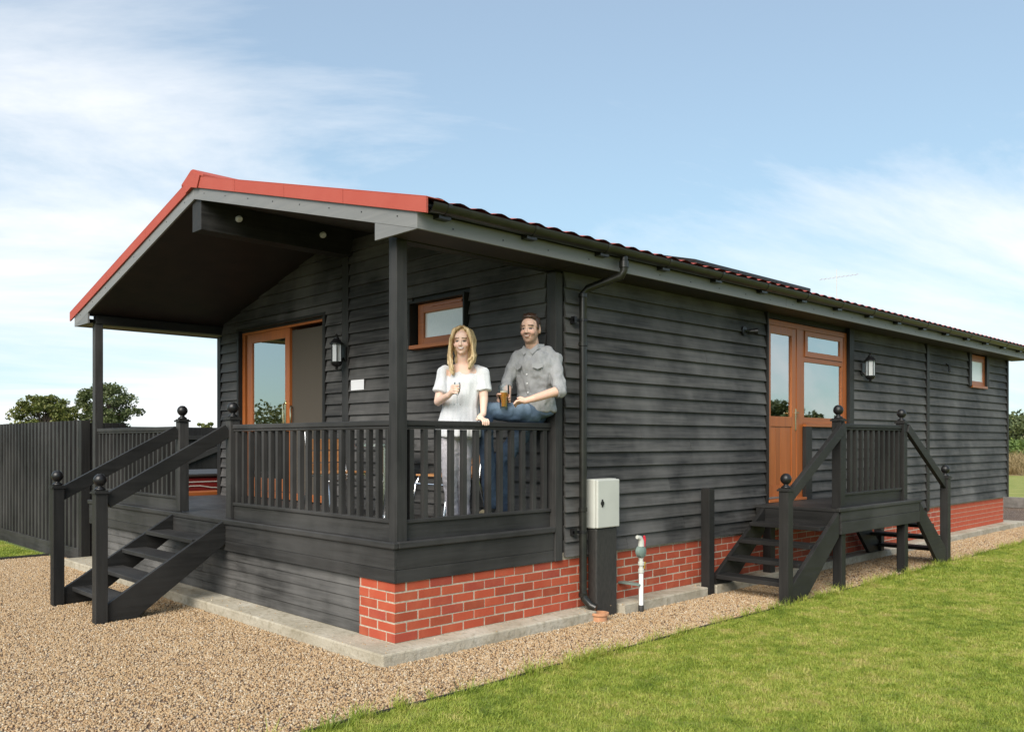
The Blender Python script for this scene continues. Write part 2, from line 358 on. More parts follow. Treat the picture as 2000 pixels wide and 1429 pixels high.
# wall cores
wl = part(MB().box(SX+.09, 5.29, SY, .1, .56, 3.2).box(5.29, 6.19, SY, .1, .56, .87).box(6.19, 7.41, SY, .1, .56, 1.76).box(5.29, 7.41, SY, .1, 3.03, 3.2).box(7.41, 12.05, SY, .1, .56, 3.2).box(12.05, 12.81, SY, .1, .56, 2.5).box(12.81, 13.955, SY, .1, .56, 3.2), 'wall', 'black_paint_x')
cb_cache = {}
def clap_long(x0, x1, z, zt=None):
    h = G+.014 if zt is None else zt-z
    key = ('x', round(x1-x0, 3), round(h, 3))
    if key not in cb_cache:
        l = x1-x0; f = .022*(h/(G+.014)); m = MB(); m.prism([(-.046, 0), (-.0445+f*1.55, h), (-.001, h), (-.0142, 0)], 0, 0, l); cb_cache[key] = m.mesh('clapboard', 'stained_board_x')
    return inst('clapboard', cb_cache[key], wl, (x0, SY, z+random.uniform(-.0015, .0015)))
rows = [Z0+k*G for k in range(20)]
SOF = 3.085
for z in rows:
    top = None if z+G+.014 < SOF else SOF
    if z > SOF-.03: continue
    spans = [(SX+.095, 5.27), (7.535, 10.075), (10.185, 13.955)]
    if z < 1.72: spans.append((6.355, 7.44))
    if z > 2.45: spans[2] = (10.185, 11.93); spans.append((12.93, 13.955))
    for a, b in spans:
        if b-a > 2.2 and random.random() < .35:
            c = a+(b-a)*random.uniform(.25, .75); clap_long(a, c-.0015, z, top); clap_long(c+.0015, b, z, top)
        else: clap_long(a, b, z, top)
# trims on the long wall
part(B(10.08, 10.18, -.042, SY, .50, SOF), 'cover_strip', 'black_paint_z', .003)
part(B(13.96, 14.03, -.04, SY+.03, .55, SOF), 'corner_post', 'black_paint_z', .003)
part(B(13.86, 14.02, .03, W, .60, 3.1), 'end_wall', 'stained_board_y')
part(B(12, 13.84, W-.3, W-.01, .05, 3.1), 'rear_wall', 'stained_board_x')
part(B(SX+.1, 12, W-.1, W-.01, .05, 3.1), 'rear_wall', 'stained_board_x')

# front wall (porch back wall)
fw = MB(); g = lambda y: roofz(y)+.06
fw.prism([(.02, .60), (1.16, .6), (1.16, g(1.16)), (.02, g(.02))], 0, SX, SX+.08)
fw.prism([(1.16, .6), (2.02, .6), (2.02, 2.53), (1.16, 2.53)], 0, SX, SX+.08)
fw.prism([(1.16, 3.03), (2.02, 3.03), (2.02, g(2.02)), (1.16, g(1.16))], 0, SX, SX+.08)
fw.prism([(2.02, .6), (3.72, .6), (3.72, g(2.78)), (3.25, g(3.25)), (2.02, g(2.02))], 0, SX, SX+.08)
fw.prism([(3.72, 3.05), (5.90, 3.05), (5.90, g(5.90)), (3.72, g(3.72))], 0, SX, SX+.08)
fw.prism([(5.90, .6), (6.48, .6), (6.48, g(6.48)), (5.90, g(5.90))], 0, SX, SX+.08)
fw = part(fw, 'wall', 'black_paint_y')
def clap_front(y0, y1, z):
    h = G+.014; zt = z+h
    if roofz(.5*(y0+y1)) < z: pass
    m = MB(); f = .022
    def yl(zz): # clip range where the roof comes down
        lim = (zz-EZ)/SLOPE-EO; return max(y0, lim), min(y1, W-lim)
    a0, b0 = yl(z); a1, b1 = yl(zt-.02)
    if b0-a0 < .06 or b1-a1 < .02: return
    v = []
    for (o, zz, a, b) in ((-.046, z, a0, b0), (-.0105, zt, a1, b1), (-.001, zt, a1, b1), (-.0142, z, a0, b0)): v += [(o, a, zz-z), (o, b, zz-z)]
    m.add(v, [(0,1,3,2),(2,3,5,4),(4,5,7,6),(6,7,1,0),(0,2,4,6),(1,7,5,3)])
    inst('clapboard', m.mesh('clapboard', 'stained_board_y'), fw, (SX, 0, z+random.uniform(-.0015, .0015)))
k = 0
while Z0+k*G < 3.98:
    z = Z0+k*G; k += 1
    if z < DK-.12: continue
    top = z > 3.0
    right = [(.105, 3.20)]
    if 2.42 < z < 3.0: right = [(.105, 1.13), (2.05, 3.20)]
    left = [(3.34, 3.69), (5.93, 6.42)] if not top else [(3.34, 6.42)]
    for a, b in right+left: clap_front(a, b, z)
part(B(1.702, SX, 3.205, 3.335, DK, roofz(3.2)+.03), 'cover_strip', 'deck_wood_z', .003)
cp = MB().box(1.702, 1.722, -.03, .075, .54, 3.06).box(1.7225, 1.79, -.03, -.008, .54, 3.06); part(cp, 'corner_post', 'deck_wood_z', .002)
part(MB().box(1.702, 1.722, 6.43, 6.53, .54, 3.06).box(1.7225, 1.83, 6.50, 6.53, .54, 3.06), 'corner_post', 'black_paint_z', .002)

# ---- sliding door
sdr = part(B(1.755, 1.815, 3.75, 5.872, .845, .93), 'sliding_door', 'oak_foil_y', .003)   # threshold; frame and leaves hang on it
def sub(m, name, mat, par, bevel=.002, smooth=False): return m.build(name, mat, par, bevel, smooth)
sub(MB().box(1.697, 1.79, 5.875, 5.925, .84, 3.075), 'trim_board', 'black_paint_z', sdr)
sub(MB().box(1.697, 1.79, 3.695, 3.748, .84, 3.075), 'trim_board', 'black_paint_z', sdr)
sub(MB().box(1.692, 1.79, 3.69, 5.93, 3.0755, 3.11), 'trim_board', 'black_paint_y', sdr)
fr = MB().box(1.755, 1.815, 5.80, 5.872, .931, 3.02).box(1.755, 1.815, 3.75, 3.775, .931, 3.02).box(1.755, 1.815, 3.75, 5.872, 3.021, 3.072)
sub(fr, 'frame', 'oak_foil_z', sdr)
sh = MB().box(1.76, 1.80, 5.615, 5.74, .94, 3.018).box(1.76, 1.80, 4.62, 4.73, .94, 3.018).box(1.76, 1.80, 4.7301, 5.6149, 2.90, 3.018).box(1.76, 1.80, 4.7301, 5.6149, .94, 1.10)
sub(sh, 'sash', 'oak_foil_z', sdr)
sub(B(1.779, 1.785, 4.725, 5.62, 1.095, 2.905), 'pane', 'window_glass', sdr, 0)
sub(B(1.80, 1.812, 3.774, 4.63, .931, 2.98), 'blind', 'blind_taupe', sdr, 0)
sub(B(1.85, 1.86, 4.6, 5.80, .93, 3.0), 'inner_blind', 'interior', sdr, 0)
sub(MB().tube([(1.73, 4.70, 1.72), (1.715, 4.70, 1.75), (1.71, 4.70, 1.9), (1.715, 4.70, 2.05), (1.758, 4.70, 2.08)], .011, 8).box(1.742, 1.7595, 4.675, 4.72, 1.70, 2.10), 'handle', 'brass', sdr, 0, True)
sub(MB().tube([(1.77, 4.59, 1.76), (1.75, 4.578, 1.8), (1.75, 4.578, 1.98), (1.77, 4.59, 2.03), (1.77, 4.615, 2.03)], .010, 8), 'handle', 'brass', sdr, 0, True)

# ---- porch window
wn = part(MB().box(1.735, 1.80, 1.865, 1.955, 2.575, 3.0).box(1.735, 1.80, 1.165, 1.215, 2.575, 3.0).box(1.735, 1.80, 1.215, 1.865, 2.905, 3.0).box(1.735, 1.80, 1.215, 1.865, 2.575, 2.65), 'window', 'oak_foil_y', .004)
sub(MB().box(1.66, 1.80, 2.005, 2.03, 2.53, 3.03).box(1.66, 1.80, 1.14, 1.162, 2.53, 3.03).box(1.66, 1.80, 1.162, 2.005, 3.004, 3.03), 'trim_board', 'black_paint_z', wn)
sub(B(1.775, 1.80, 1.956, 2.005, 2.55, 3.004), 'trim_board', 'black_paint_z', wn)
sub(B(1.65, 1.80, 1.165, 2.003, 2.535, 2.572), 'sill', 'oak_foil_y', wn)
sub(B(1.762, 1.772, 1.205, 1.875, 2.64, 2.92), 'pane', 'frosted_glass', wn, 0)
sub(MB().bar((1.73, 1.25, 2.968), (1.73, 1.72, 2.968), .014, .022), 'vent', 'oak_foil_y', wn)

# ---- side door and window beside it (long wall)
dr = part(MB().box(5.31, 7.40, .0, .06, 2.955, 3.02).box(5.31, 5.345, .0, .06, .90, 2.955).box(6.05, 6.19, .0, .06, .90, 2.955).box(7.33, 7.40, .0, .06, 1.80, 2.955), 'side_door', 'oak_foil_z', .003)
sub(B(5.275, 5.308, -.045, .07, .86, SOF), 'trim_board', 'black_paint_z', dr); sub(B(7.402, 7.53, -.045, .0, 1.79, SOF), 'trim_board', 'black_paint_z', dr); sub(B(7.445, 7.53, -.045, .0, .56, 1.789), 'trim_board', 'black_paint_z', dr)
sub(MB().box(6.195, 6.35, -.045, .0, .86, 1.79), 'trim_board', 'black_paint_z', dr)
lf = sub(MB().box(5.347, 5.44, .008, .055, .93, 2.953).box(5.94, 6.047, .008, .055, .93, 2.953).box(5.44, 5.94, .008, .055, 2.86, 2.953).box(5.44, 5.94, .008, .055, 1.76, 1.88).box(5.44, 5.94, .008, .055, .93, 1.06), 'door_leaf', 'oak_foil_z', dr)
for i in range(4): sub(B(5.441+i*.125, 5.563+i*.125, .018, .04, 1.06, 1.76), 'panel_board', 'oak_foil_z', dr, .004)
sub(B(5.44, 5.94, .03, .036, 1.88, 2.86), 'pane', 'window_glass', dr, 0)
sub(MB().box(6.0, 6.03, -.004, .0085, 1.72, 1.98).tube([(6.015, 0, 1.93), (6.015, -.04, 1.93), (5.93, -.045, 1.93)], .011, 8), 'handle', 'brass', dr, 0, True)
sub(B(5.30, 6.2, -.055, .06, .872, .90), 'threshold', 'oak_foil_x', dr)
ws = sub(MB().box(6.191, 6.25, .008, .05, 1.80, 2.953).box(7.27, 7.329, .008, .05, 1.80, 2.953).box(6.25, 7.27, .008, .05, 1.80, 1.88).box(6.25, 7.27, .008, .05, 2.57, 2.63), 'window_frame', 'oak_foil_x', dr)
sub(MB().box(6.252, 6.32, -.006, .03, 2.632, 2.95).box(7.20, 7.268, -.006, .03, 2.632, 2.95).box(6.32, 7.20, -.006, .03, 2.632, 2.70).box(6.32, 7.20, -.006, .03, 2.89, 2.95), 'top_light', 'oak_foil_x', dr)
sub(B(6.19, 7.40, -.05, .0, 1.765, 1.798), 'sill', 'oak_foil_x', dr)
sub(B(6.25, 7.27, .028, .034, 1.88, 2.57), 'pane', 'window_glass', dr, 0)
sub(B(6.32, 7.20, .01, .016, 2.70, 2.89), 'pane', 'window_glass', dr, 0)
cu = MB()
def drape(m, x0, x1, y, z0, z1, amp, per):
    n = int((x1-x0)/.012); o = len(m.v)
    for i in range(n+1):
        x = x0+(x1-x0)*i/n; yy = y+amp*math.sin(x/per*6.283)
        m.v += [(x, yy, z0), (x, yy, z1)]
    for i in range(n): m.f.append((o+2*i, o+2*i+2, o+2*i+3, o+2*i+1))
drape(cu, 6.85, 7.3, .12, 1.5, 2.94, .02, .09); sub(cu, 'curtain', 'curtain', dr, 0)
cu = MB(); drape(cu, 5.35, 6.0, .12, 1.5, 2.94, .012, .13); sub(cu, 'net_curtain', 'net_curtain', dr, 0)
sub(B(5.3, 7.42, .5, .51, .9, 3.0), 'room_wall', 'interior', dr, 0)

# ---- small far window
sw = part(MB().box(12.06, 12.13, -.01, .03, 2.545, 3.07).box(12.72, 12.80, -.01, .03, 2.545, 3.07).box(12.13, 12.72, -.01, .03, 2.545, 2.62).box(12.13, 12.72, -.01, .03, 2.96, 3.07), 'window', 'oak_foil_x', .003)
sub(B(11.94, 12.055, -.045, .03, 2.52, SOF), 'trim_board', 'black_paint_z', sw); sub(B(12.805, 12.92, -.045, .03, 2.52, SOF), 'trim_board', 'black_paint_z', sw)
sub(B(12.057, 12.803, -.06, .03, 2.50, 2.542), 'sill', 'oak_foil_x', sw)
sub(B(12.13, 12.72, .005, .011, 2.62, 2.96), 'pane', 'frosted_glass', sw, 0)

# ---- roof
XE = 14.32; XB = -.058
rf = MB(); nx, ny = int((XE-XB)/.034), 44
for side in (0, 1):
    o = len(rf.v)
    for i in range(nx+1):
        x = XB+.03+(XE-XB-.06)*i/nx
        for j in range(ny+1):
            t = j/ny; d = -.46+(3.25+.46)*t; y = d if side == 0 else W-d
            st = (d+.46) % .35/.35
            z = EZ+.198+SLOPE*(d+EO)+.022*(.5+.5*math.sin(x/.2*6.283))**.7+.022*(1-st)
            rf.v.append((x, y, z))
    for i in range(nx):
        for j in range(ny):
            a = o+i*(ny+1)+j; rf.f.append((a, a+ny+1, a+ny+2, a+1))
rf = part(rf, 'roof', 'roof_red', 0, smooth=True)
# grey barge boards, red verge trim, both gables' front
def slope_strip(m, ya, yb, zo0, zo1, x0, x1):
    m.prism([(ya, EZ+SLOPE*(min(ya, W-ya)+EO)+zo0), (yb, EZ+SLOPE*(min(yb, W-yb)+EO)+zo0), (yb, EZ+SLOPE*(min(yb, W-yb)+EO)+zo1), (ya, EZ+SLOPE*(min(ya, W-ya)+EO)+zo1)], 0, x0, x1)
for ya, yb in ((-EO, 3.248), (3.252, W+EO)):
    m = MB(); slope_strip(m, ya, yb, 0, .118, XB-.022, XB); bb = sub(m, 'barge_board', 'grey_paint_y', rf, .002)
    nls = MB()
    for i in range(8):
        y = ya+(yb-ya)*(i+.5)/8; c = (XB-.022, y, roofz(y)+.07); nls.tube([c, (c[0]-.003, c[1], c[2])], .006, 6)
    sub(nls, 'screw', 'black_metal', rf, 0)
    m = MB(); n = 4 if ya < 1 else 3
    for i in range(n):
        a, b = ya+(yb-ya)*i/n, ya+(yb-ya)*(i+1)/n
        if i == 0 and ya < 0: a = -.50
        if i == n-1 and ya > 1: b = W+.50
        mm = MB(); slope_strip(mm, a+.003, b-.003, .116, .225, XB-.042, XB-.0225); slope_strip(mm, a+.003, b-.003, .2255, .232, XB-.042, XB+.12)
        sub(mm, 'verge_trim', 'roof_red', rf, .002)
m = MB(); yc = W/2
for sgn in (-1, 1):
    m.prism([(yc, 4.24), (yc+sgn*.25, 4.24-.25*SLOPE), (yc+sgn*.25, 4.262-.25*SLOPE), (yc+sgn*.03, 4.292), (yc, 4.296)], 0, XB-.045, XE-.02)
    m.prism([(yc, 4.117), (yc+sgn*.13, 4.117-.13*SLOPE), (yc+sgn*.20, 4.25-.20*SLOPE), (yc, 4.288)], 0, XB-.056, XB-.0455)
sub(m, 'ridge_cap', 'roof_red', rf, .002)
# end brackets (boxed eaves) and fascia
for y0, y1, s in ((-EO, .137, 1), (W+EO, W-.137, -1)):
    m = MB(); m.prism([(y0, EZ), (y1, EZ), (y1, roofz(y1)-.001), (y0, roofz(y0)-.001)] if False else [(y0+.001*s, EZ-.001), (y1, EZ-.001), (y1, roofz(y1)-.0015)], 0, XB-.022, XB)
    part(m, 'eave_bracket', 'grey_paint_y', .001)
fc = part(MB().box(XB-.02, 5.1, -EO-.002, -EO+.02, EZ+.001, EZ+.118), 'fascia', 'grey_paint_x', .002)
sub(B(5.104, 9.6, -EO-.002, -EO+.02, EZ+.001, EZ+.118), 'fascia_board', 'grey_paint_x', fc)
sub(B(9.604, XE, -EO-.002, -EO+.02, EZ+.001, EZ+.118), 'fascia_board', 'grey_paint_x', fc)
sub(B(XB, XE-.01, -EO+.001, -EO+.02, EZ+.1185, EZ+.196), 'eaves_fillet', 'gutter_black', fc)
m = MB()
for i in range(28): x = .25+i*.5; m.tube([(x, -EO-.0015, EZ+.05), (x, -EO-.005, EZ+.05)], .006, 6)
sub(m, 'screw', 'black_metal', fc, 0)
part(B(XB, XE, W+EO-.02, W+EO, EZ+.001, EZ+.118), 'fascia', 'grey_paint_x', .002)
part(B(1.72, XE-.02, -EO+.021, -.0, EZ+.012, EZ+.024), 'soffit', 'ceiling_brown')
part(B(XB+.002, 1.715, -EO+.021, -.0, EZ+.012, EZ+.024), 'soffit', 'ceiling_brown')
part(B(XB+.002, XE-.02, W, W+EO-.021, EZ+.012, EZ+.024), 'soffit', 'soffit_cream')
for a, b in ((.02, 3.248), (3.252, W-.02)):
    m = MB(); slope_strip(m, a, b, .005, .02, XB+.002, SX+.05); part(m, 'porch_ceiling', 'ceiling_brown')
part(B(XB+.004, SX, 3.15, 3.35, 3.69, 4.02), 'ridge_beam', 'grey_paint_x', .004).data.materials[0] = MATS['deck_wood_x']
part(B(.03, 1.744, .005, .115, 3.078, 3.185), 'porch_beam', 'black_paint_x', .003)
part(B(.03, 1.744, W-.115, W-.005, 3.078, 3.185), 'porch_beam', 'black_paint_x', .003)
part(B(13.9, XE, .05, W-.05, 3.095, 3.2), 'gable_soffit', 'soffit_cream')
m = MB(); m.prism([(0, 3.2), (W, 3.2), (W/2, 4.05)], 0, 13.9, 13.95); part(m, 'end_gable', 'stained_board_y')
for x in (.339, 1.327): part(MB().tube([(x, 3.149, 3.86), (x, 3.12, 3.86), (x, 3.105, 3.852)], [.032, .034, .026], 14), 'spotlight', 'white_plastic', 0, smooth=True)

# gutter, brackets, downpipe
m = MB(); n = 10; gy, gz, gr = -EO-.068, EZ+.175, .062
prof = [(gy+gr*math.cos(math.pi+math.pi*i/n), gz+gr*1.05*math.sin(math.pi+math.pi*i/n)) for i in range(n+1)]
inner = [(gy+(gr-.005)*math.cos(math.pi+math.pi*i/n), gz+.001+(gr-.005)*math.sin(math.pi+math.pi*i/n)) for i in range(n+1)]
m.prism(prof+inner[::-1], 0, XB+.03, XE-.02); gu = part(m, 'gutter', 'gutter_black', 0, smooth=True)
for i in range(17):
    x = .12+i*.88; m = MB(); p2 = [(gy+(gr+.005)*math.cos(math.pi+math.pi*k/n), gz+(gr+.007)*math.sin(math.pi+math.pi*k/n)) for k in range(n+1)]
    m.prism(p2+[(q[0], q[1]) for q in [(gy+(gr-.001)*math.cos(math.pi+math.pi*k/n), gz+.004+(gr-.001)*math.sin(math.pi+math.pi*k/n)) for k in range(n, -1, -1)]], 0, x-.018, x+.018)
    m.box(x-.055, x+.055, -EO-.07, -EO-.0025, gz-.088, gz-.05); sub(m, 'gutter_bracket', 'gutter_black', gu, 0)
DX, DY = 2.0, -.085
dp = part(MB().tube([(2.14, gy, gz-.05), (2.14, gy, EZ+.0), (2.135, gy+.02, EZ-.045), (2.03, DY-.03, 2.945), (2.0, DY, 2.90), (2.0, DY, 2.4), (2.0, DY, 1.2), (2.0, DY, .26), (2.0, DY-.012, .19), (2.03, DY-.06, .13), (2.05, DY-.11, .11)], .034, 14), 'downpipe', 'gutter_black', 0, smooth=True)
for z in (2.88, 2.45, .98, .22): sub(MB().lathe([(.036, -.02), (.041, -.016), (.041, .016), (.036, .02)], (2.0, DY, z), 14), 'pipe_collar', 'gutter_black', dp, 0, True)
for z in (2.66, .78): sub(MB().lathe([(.037, -.012), (.040, -.01), (.040, .01), (.037, .012)], (2.0, DY, z), 14).box(1.90, 2.0, DY+.012, DY+.03, z-.012, z+.012).box(1.90, 1.93, DY+.01, -.02, z-.03, z+.03), 'pipe_bracket', 'black_metal', dp, 0)
sub(MB().lathe([(.036, -.03), (.042, -.025), (.042, .03), (.037, .035)], (2.14, gy, EZ+.05), 14), 'pipe_collar', 'gutter_black', dp, 0, True)

# ---- porch posts, deck
part(B(.02, .118, .002, .1, .78, 3.077), 'porch_post', 'deck_wood_z', .004)
part(B(.02, .118, W-.1, W-.002, .78, 3.077), 'porch_post', 'deck_wood_z', .004)
dk = part(B(.03, SX-.01, .03, W-.03, .62, .799), 'deck', 'black_paint_y')
nbd = 13
for i in range(nbd):
    a = .012+(SX-.03)*i/nbd; sub(B(a+.002, a+(SX-.03)/nbd-.004, .012, W-.01, .80, DK), 'deck_board', 'deck_wood_y', dk)
def fascia_front(y0, y1, z0, z1, x, name='fascia_board', mat='deck_wood_y'): sub(B(x, x+.026, y0, y1, z0, z1), name, mat, dk)
for y0, y1 in ((-.014, W+.014),):
    fascia_front(y0, y1, .636, .788, -.014); fascia_front(y0, y1, .54, .6335, -.014)
sub(B(-.036, .011, -.036, W+.02, .790, .842), 'nosing', 'deck_wood_y', dk, .01)
sub(B(.0125, 1.70, -.014, .011, .636, .788), 'fascia_board', 'deck_wood_x', dk); sub(B(.0125, 1.70, -.014, .011, .54, .6335), 'fascia_board', 'deck_wood_x', dk)
sub(B(.0115, 1.70, -.036, .011, .790, .842), 'nosing', 'deck_wood_x', dk, .01)
# skirt boards below the deck at the front
z = .094
for i in range(5):
    segs = [(.465, 2.55), (2.553, 4.9), (4.903, 6.46)] if i % 2 else [(.465, 3.3), (3.303, 5.6), (5.603, 6.46)]
    for a, b in segs: sub(MB().prism([(.022, 0+z), (.034, .086+z), (.05, .086+z), (.05, z)], 1, a, b), 'skirt_board', 'stained_board_y', dk)
    z += .0885

# ---- balustrades
bal_y = B(-.021, .021, -.021, .021, 0, .70); bal_me = {}
def balustrade(name, p, q, z0, ztop, n, axis, parent, mat, base=DK):
    """n balusters between p and q (world x,y), rails along the axis"""
    p, q = Vector((*p, 0)), Vector((*q, 0)); d = (q-p).normalized(); nrm = Vector((-d.y, d.x, 0))
    root = MB(); a, b = p+d*.002, q-d*.002
    root.bar((a.x, a.y, ztop-.021), (b.x, b.y, ztop-.021), .062, .042); root.bar((a.x, a.y, ztop-.054), (b.x, b.y, ztop-.054), .044, .022)
    o = root.build(name, mat+'_'+axis, parent, .006)
    r2 = MB(); r2.bar((a.x, a.y, z0-.016), (b.x, b.y, z0-.016), .062, .03); sub(r2, 'bottom_rail', mat+'_'+axis, o, .005)
    r3 = MB(); r3.bar((a.x, a.y, (base+z0-.032)/2+.0015), (b.x, b.y, (base+z0-.032)/2+.0015), .03, z0-.035-base); sub(r3, 'kick_board', mat+'_'+axis, o, .002)
    h = ztop-.066-z0; key = (round(h, 3), mat)
    if key not in bal_me: bal_me[key] = B(-.0205, .0205, -.0205, .0205, 0, h).mesh('baluster', mat+'_z')
    for i in range(n):
        c = p+(q-p)*((i+.5)/n); t = inst('baluster', bal_me[key], o, (c.x, c.y, z0-.001))
    return o
balustrade('balustrade', (.069, .1), (.069, 2.665), 1.0, 1.744, 20, 'y', lodge, 'deck_wood')
balustrade('balustrade', (.069, 3.93), (.069, W-.1), 1.0, 1.744, 20, 'y', lodge, 'deck_wood')
balustrade('balustrade', (.118, .051), (1.702, .051), 1.0, 1.744, 12, 'x', lodge, 'deck_wood')
# ball finial post
ball_prof = [(.0, .0)]+[(.046, 0), (.046, .012), (.03, .022), (.02, .034)]+[(max(.02, .054*math.sin(t)), .088-.054*math.cos(t)) for t in [math.pi*(.15+.85*k/10) for k in range(1, 10)]]+[(.003, .142)]
fin = MB().lathe(ball_prof, (0, 0, 0), 18).mesh('finial', 'black_metal', True)
capm = MB().box(-.064, .064, -.064, .064, 0, .018).box(-.052, .052, -.052, .052, .0185, .03).mesh('post_cap', 'black_paint_x')
def post(name, x0, y0, z0, z1, parent, mat='deck_wood_z', s=.1, ball=True):
    o = part(B(x0, x0+s, y0, y0+s, z0, z1), name, mat, .004, parent)
    if ball:
        c = (x0+s/2, y0+s/2)
        inst('post_cap', capm, o, (*c, z1+.0005)); f = inst('finial', fin, o, (*c, z1+.031))
    return o
post('newel_post', .02, 2.667, .843, 1.79, lodge); post('newel_post', .02, 3.83, .843, 1.79, lodge)

# ---------------------------------------------------------------- front steps
st = thing('entrance_steps', 'black timber steps with ball-topped posts rising from gravel to the porch deck', 'steps', (-.6, 3.3, 0))
for y in (2.67, 3.84): post('newel_post', -1.205, y, -.04, 1.13, st, 'black_paint_z')
for y0 in (2.70, 3.865):
    y1 = y0+.044
    m = MB(); m.prism([(-.016, .83), (-.016, .60), (-.86, .0), (-1.103, .0), (-1.103, .16)], 1, y0, y1); part(m, 'stringer', 'black_paint_x', .003, st)
    m = MB(); m.bar((-1.15 if y0 > 3 else -1.104, y0+.022, 1.06), (.019, y0+.022, 1.69), .045, .125); part(m, 'handrail', 'black_paint_x', .004, st)
for k in range(1, 5):
    z = DK-.166*k; x = -.235*k-.06
    part(B(x-.03, x+.215, 2.746, 3.863, z-.04, z), 'tread', 'deck_wood_y', .004, st)
part(B(-.036, -.0145, 2.746, 3.863, .60, .787), 'riser', 'deck_wood_y', .002, st)

# ---------------------------------------------------------------- side landing with two flights
sl_ = thing('side_landing', 'black timber landing with steps on both sides under the oak side door', 'steps', (6, -.5, 0))
PT = .868
for i in range(16):
    a = 4.99+(7.17-4.99)*i/16; part(B(a+.002, a+(7.17-4.99)/16-.003, -1.0, -.05, PT-.028, PT), 'deck_board', 'deck_wood_y', 0, sl_)
part(B(4.98, 7.19, -1.05, -1.0015, PT-.03, PT+.012), 'nosing', 'deck_wood_x', .008, sl_)
part(B(5.03, 7.15, -1.035, -1.01, .735, PT-.031), 'fascia_board', 'deck_wood_x', .002, sl_); part(B(5.03, 7.15, -1.04, -1.012, .60, .732), 'fascia_board', 'deck_wood_x', .003, sl_)
for x in (5.0, 7.155): part(B(x, x+.025, -1.008, -.055, .68, PT-.0285), 'end_board', 'black_paint_y', .002, sl_)
for x in (5.10, 6.77):
    part(B(x, x+.1, -1.009, -.909, -.05, PT-.0285), 'leg', 'black_paint_z', .004, sl_)
    post('newel_post', x, -1.0, PT+.0005, 1.80, sl_, 'black_paint_z')
for x in (5.14, 6.9): part(B(x, x+.1, -.16, -.06, -.05, PT-.0285), 'leg', 'black_paint_z', .004, sl_)
balustrade('balustrade', (5.2, -.95), (6.77, -.95), 1.03, 1.775, 11, 'x', sl_, 'black_paint', PT)
post('newel_post', 3.90, -1.04, -.05, 1.10, sl_, 'black_paint_z'); post('newel_post', 8.08, -1.04, -.05, 1.10, sl_, 'black_paint_z')
post('newel_post', 3.83, -.2, .0, 1.10, sl_, 'black_paint_z', .1, False); post('newel_post', 8.02, -.2, .0, 1.10, sl_, 'black_paint_z', .1, False)
for x0, x1, sg in ((4.998, 4.001, 1), (7.182, 8.079, -1)):
    for y in (-1.03, -.17):
        m = MB(); m.prism([(x0, PT-.03), (x0, .58), (x1+.26*sg, 0), (x1, 0), (x1, .18)], 1, y, y+.045); part(m, 'stringer', 'black_paint_x', .003, sl_)
    m = MB(); m.bar((x1-.03*sg, -.992, 1.02), (x0+(.19 if sg > 0 else -.311), -.992, 1.745), .05, .11); 
    part(m, 'handrail', 'black_paint_x', .004, sl_)
    for k in range(1, 5):
        z = PT-.168*k; x = x0-sg*(.225*k); part(B(x-.11, x+.13, -.984, -.171, z-.042, z), 'tread', 'black_paint_y', .004, sl_)

# ---------------------------------------------------------------- meter box, gas riser, gully
mb = thing('meter_box', 'grey electric meter cabinet on a tall black duct beside the downpipe', 'meter box', (2.26, -.1, 0))
part(B(2.115, 2.405, -.145, -.04, -.03, .80), 'duct', 'duct_black', .012, mb)
bx = part(B(2.10, 2.42, -.135, -.035, .802, 1.245), 'cabinet', 'box_grey', .012, mb)
sub(B(2.105, 2.415, -.168, -.137, .806, 1.24), 'cabinet_door', 'box_grey', bx, .01)
m = MB(); m.tube([(2.165, -.168, 1.03), (2.165, -.178, 1.03)], .02, 14); o = sub(m, 'lock', 'black_metal', bx, 0); o.scale = (1, 1, 1.0)
sub(B(2.155, 2.175, -.176, -.1685, .995, 1.065), 'lock_plate', 'black_metal', bx, .006)
gr_ = thing('gas_riser', 'white gas riser pipe with green regulator and red handle against the brick base', 'gas pipe', (2.74, -.16, 0))
gx, gyy = 2.645, -.236
part(MB().lathe([(.021, -.03), (.021, .36)], (gx, gyy, 0), 12), 'pipe', 'white_plastic', 0, gr_, True)
part(MB().lathe([(.024, -.02), (.026, 0), (.026, .06), (.024, .065)], (gx, gyy, 0), 12), 'sleeve', 'duct_black', 0, gr_, True)
part(MB().lathe([(.018, .361), (.028, .365), (.028, .40), (.02, .405), (.02, .43), (.03, .435), (.03, .465), (.02, .47), (.02, .50)], (gx, gyy, 0), 12), 'coupling', 'box_grey', 0, gr_, True)
part(MB().tube([(gx, gyy-.03, .56), (gx, gyy-.02, .56), (gx, gyy+.02, .56), (gx, gyy+.05, .56)], [.03, .055, .058, .03], 14), 'regulator', 'valve_green', 0, gr_, True)
part(MB().box(gx-.018, gx+.018, gyy-.018, gyy+.018, .501, .503).tube([(gx, gyy, .61), (gx, gyy, .66), (gx-.02, gyy, .69), (gx-.06, gyy, .70)], [.03, .028, .024, .018], 10), 'elbow', 'box_grey', 0, gr_, True)
part(MB().tube([(gx+.03, gyy-.01, .60), (gx+.032, gyy-.015, .68), (gx+.02, gyy-.02, .705)], [.012, .015, .01], 8), 'handle', 'red_plastic', 0, gr_, True)
part(MB().tube([(gx+.042, gyy, .40), (gx+.045, gyy-.01, .46)], .006, 6), 'tag', 'yellow_plastic', 0, gr_)
part(MB().box(gx-.05, gx+.03, gyy-.01, .001, .245, .262), 'wall_clip', 'valve_green', .002, gr_)
gl_ = thing('drain_gully', 'orange clay drain collar in the gravel under the black downpipe', 'drain', (2.05, -.21, 0))
part(MB().lathe([(.07, -.03), (.07, .05), (.085, .055), (.085, .075), (.066, .076), (.06, .0), (.0, .0)], (2.06, -.225, 0), 20), 'collar', 'clay', 0, gl_, True)

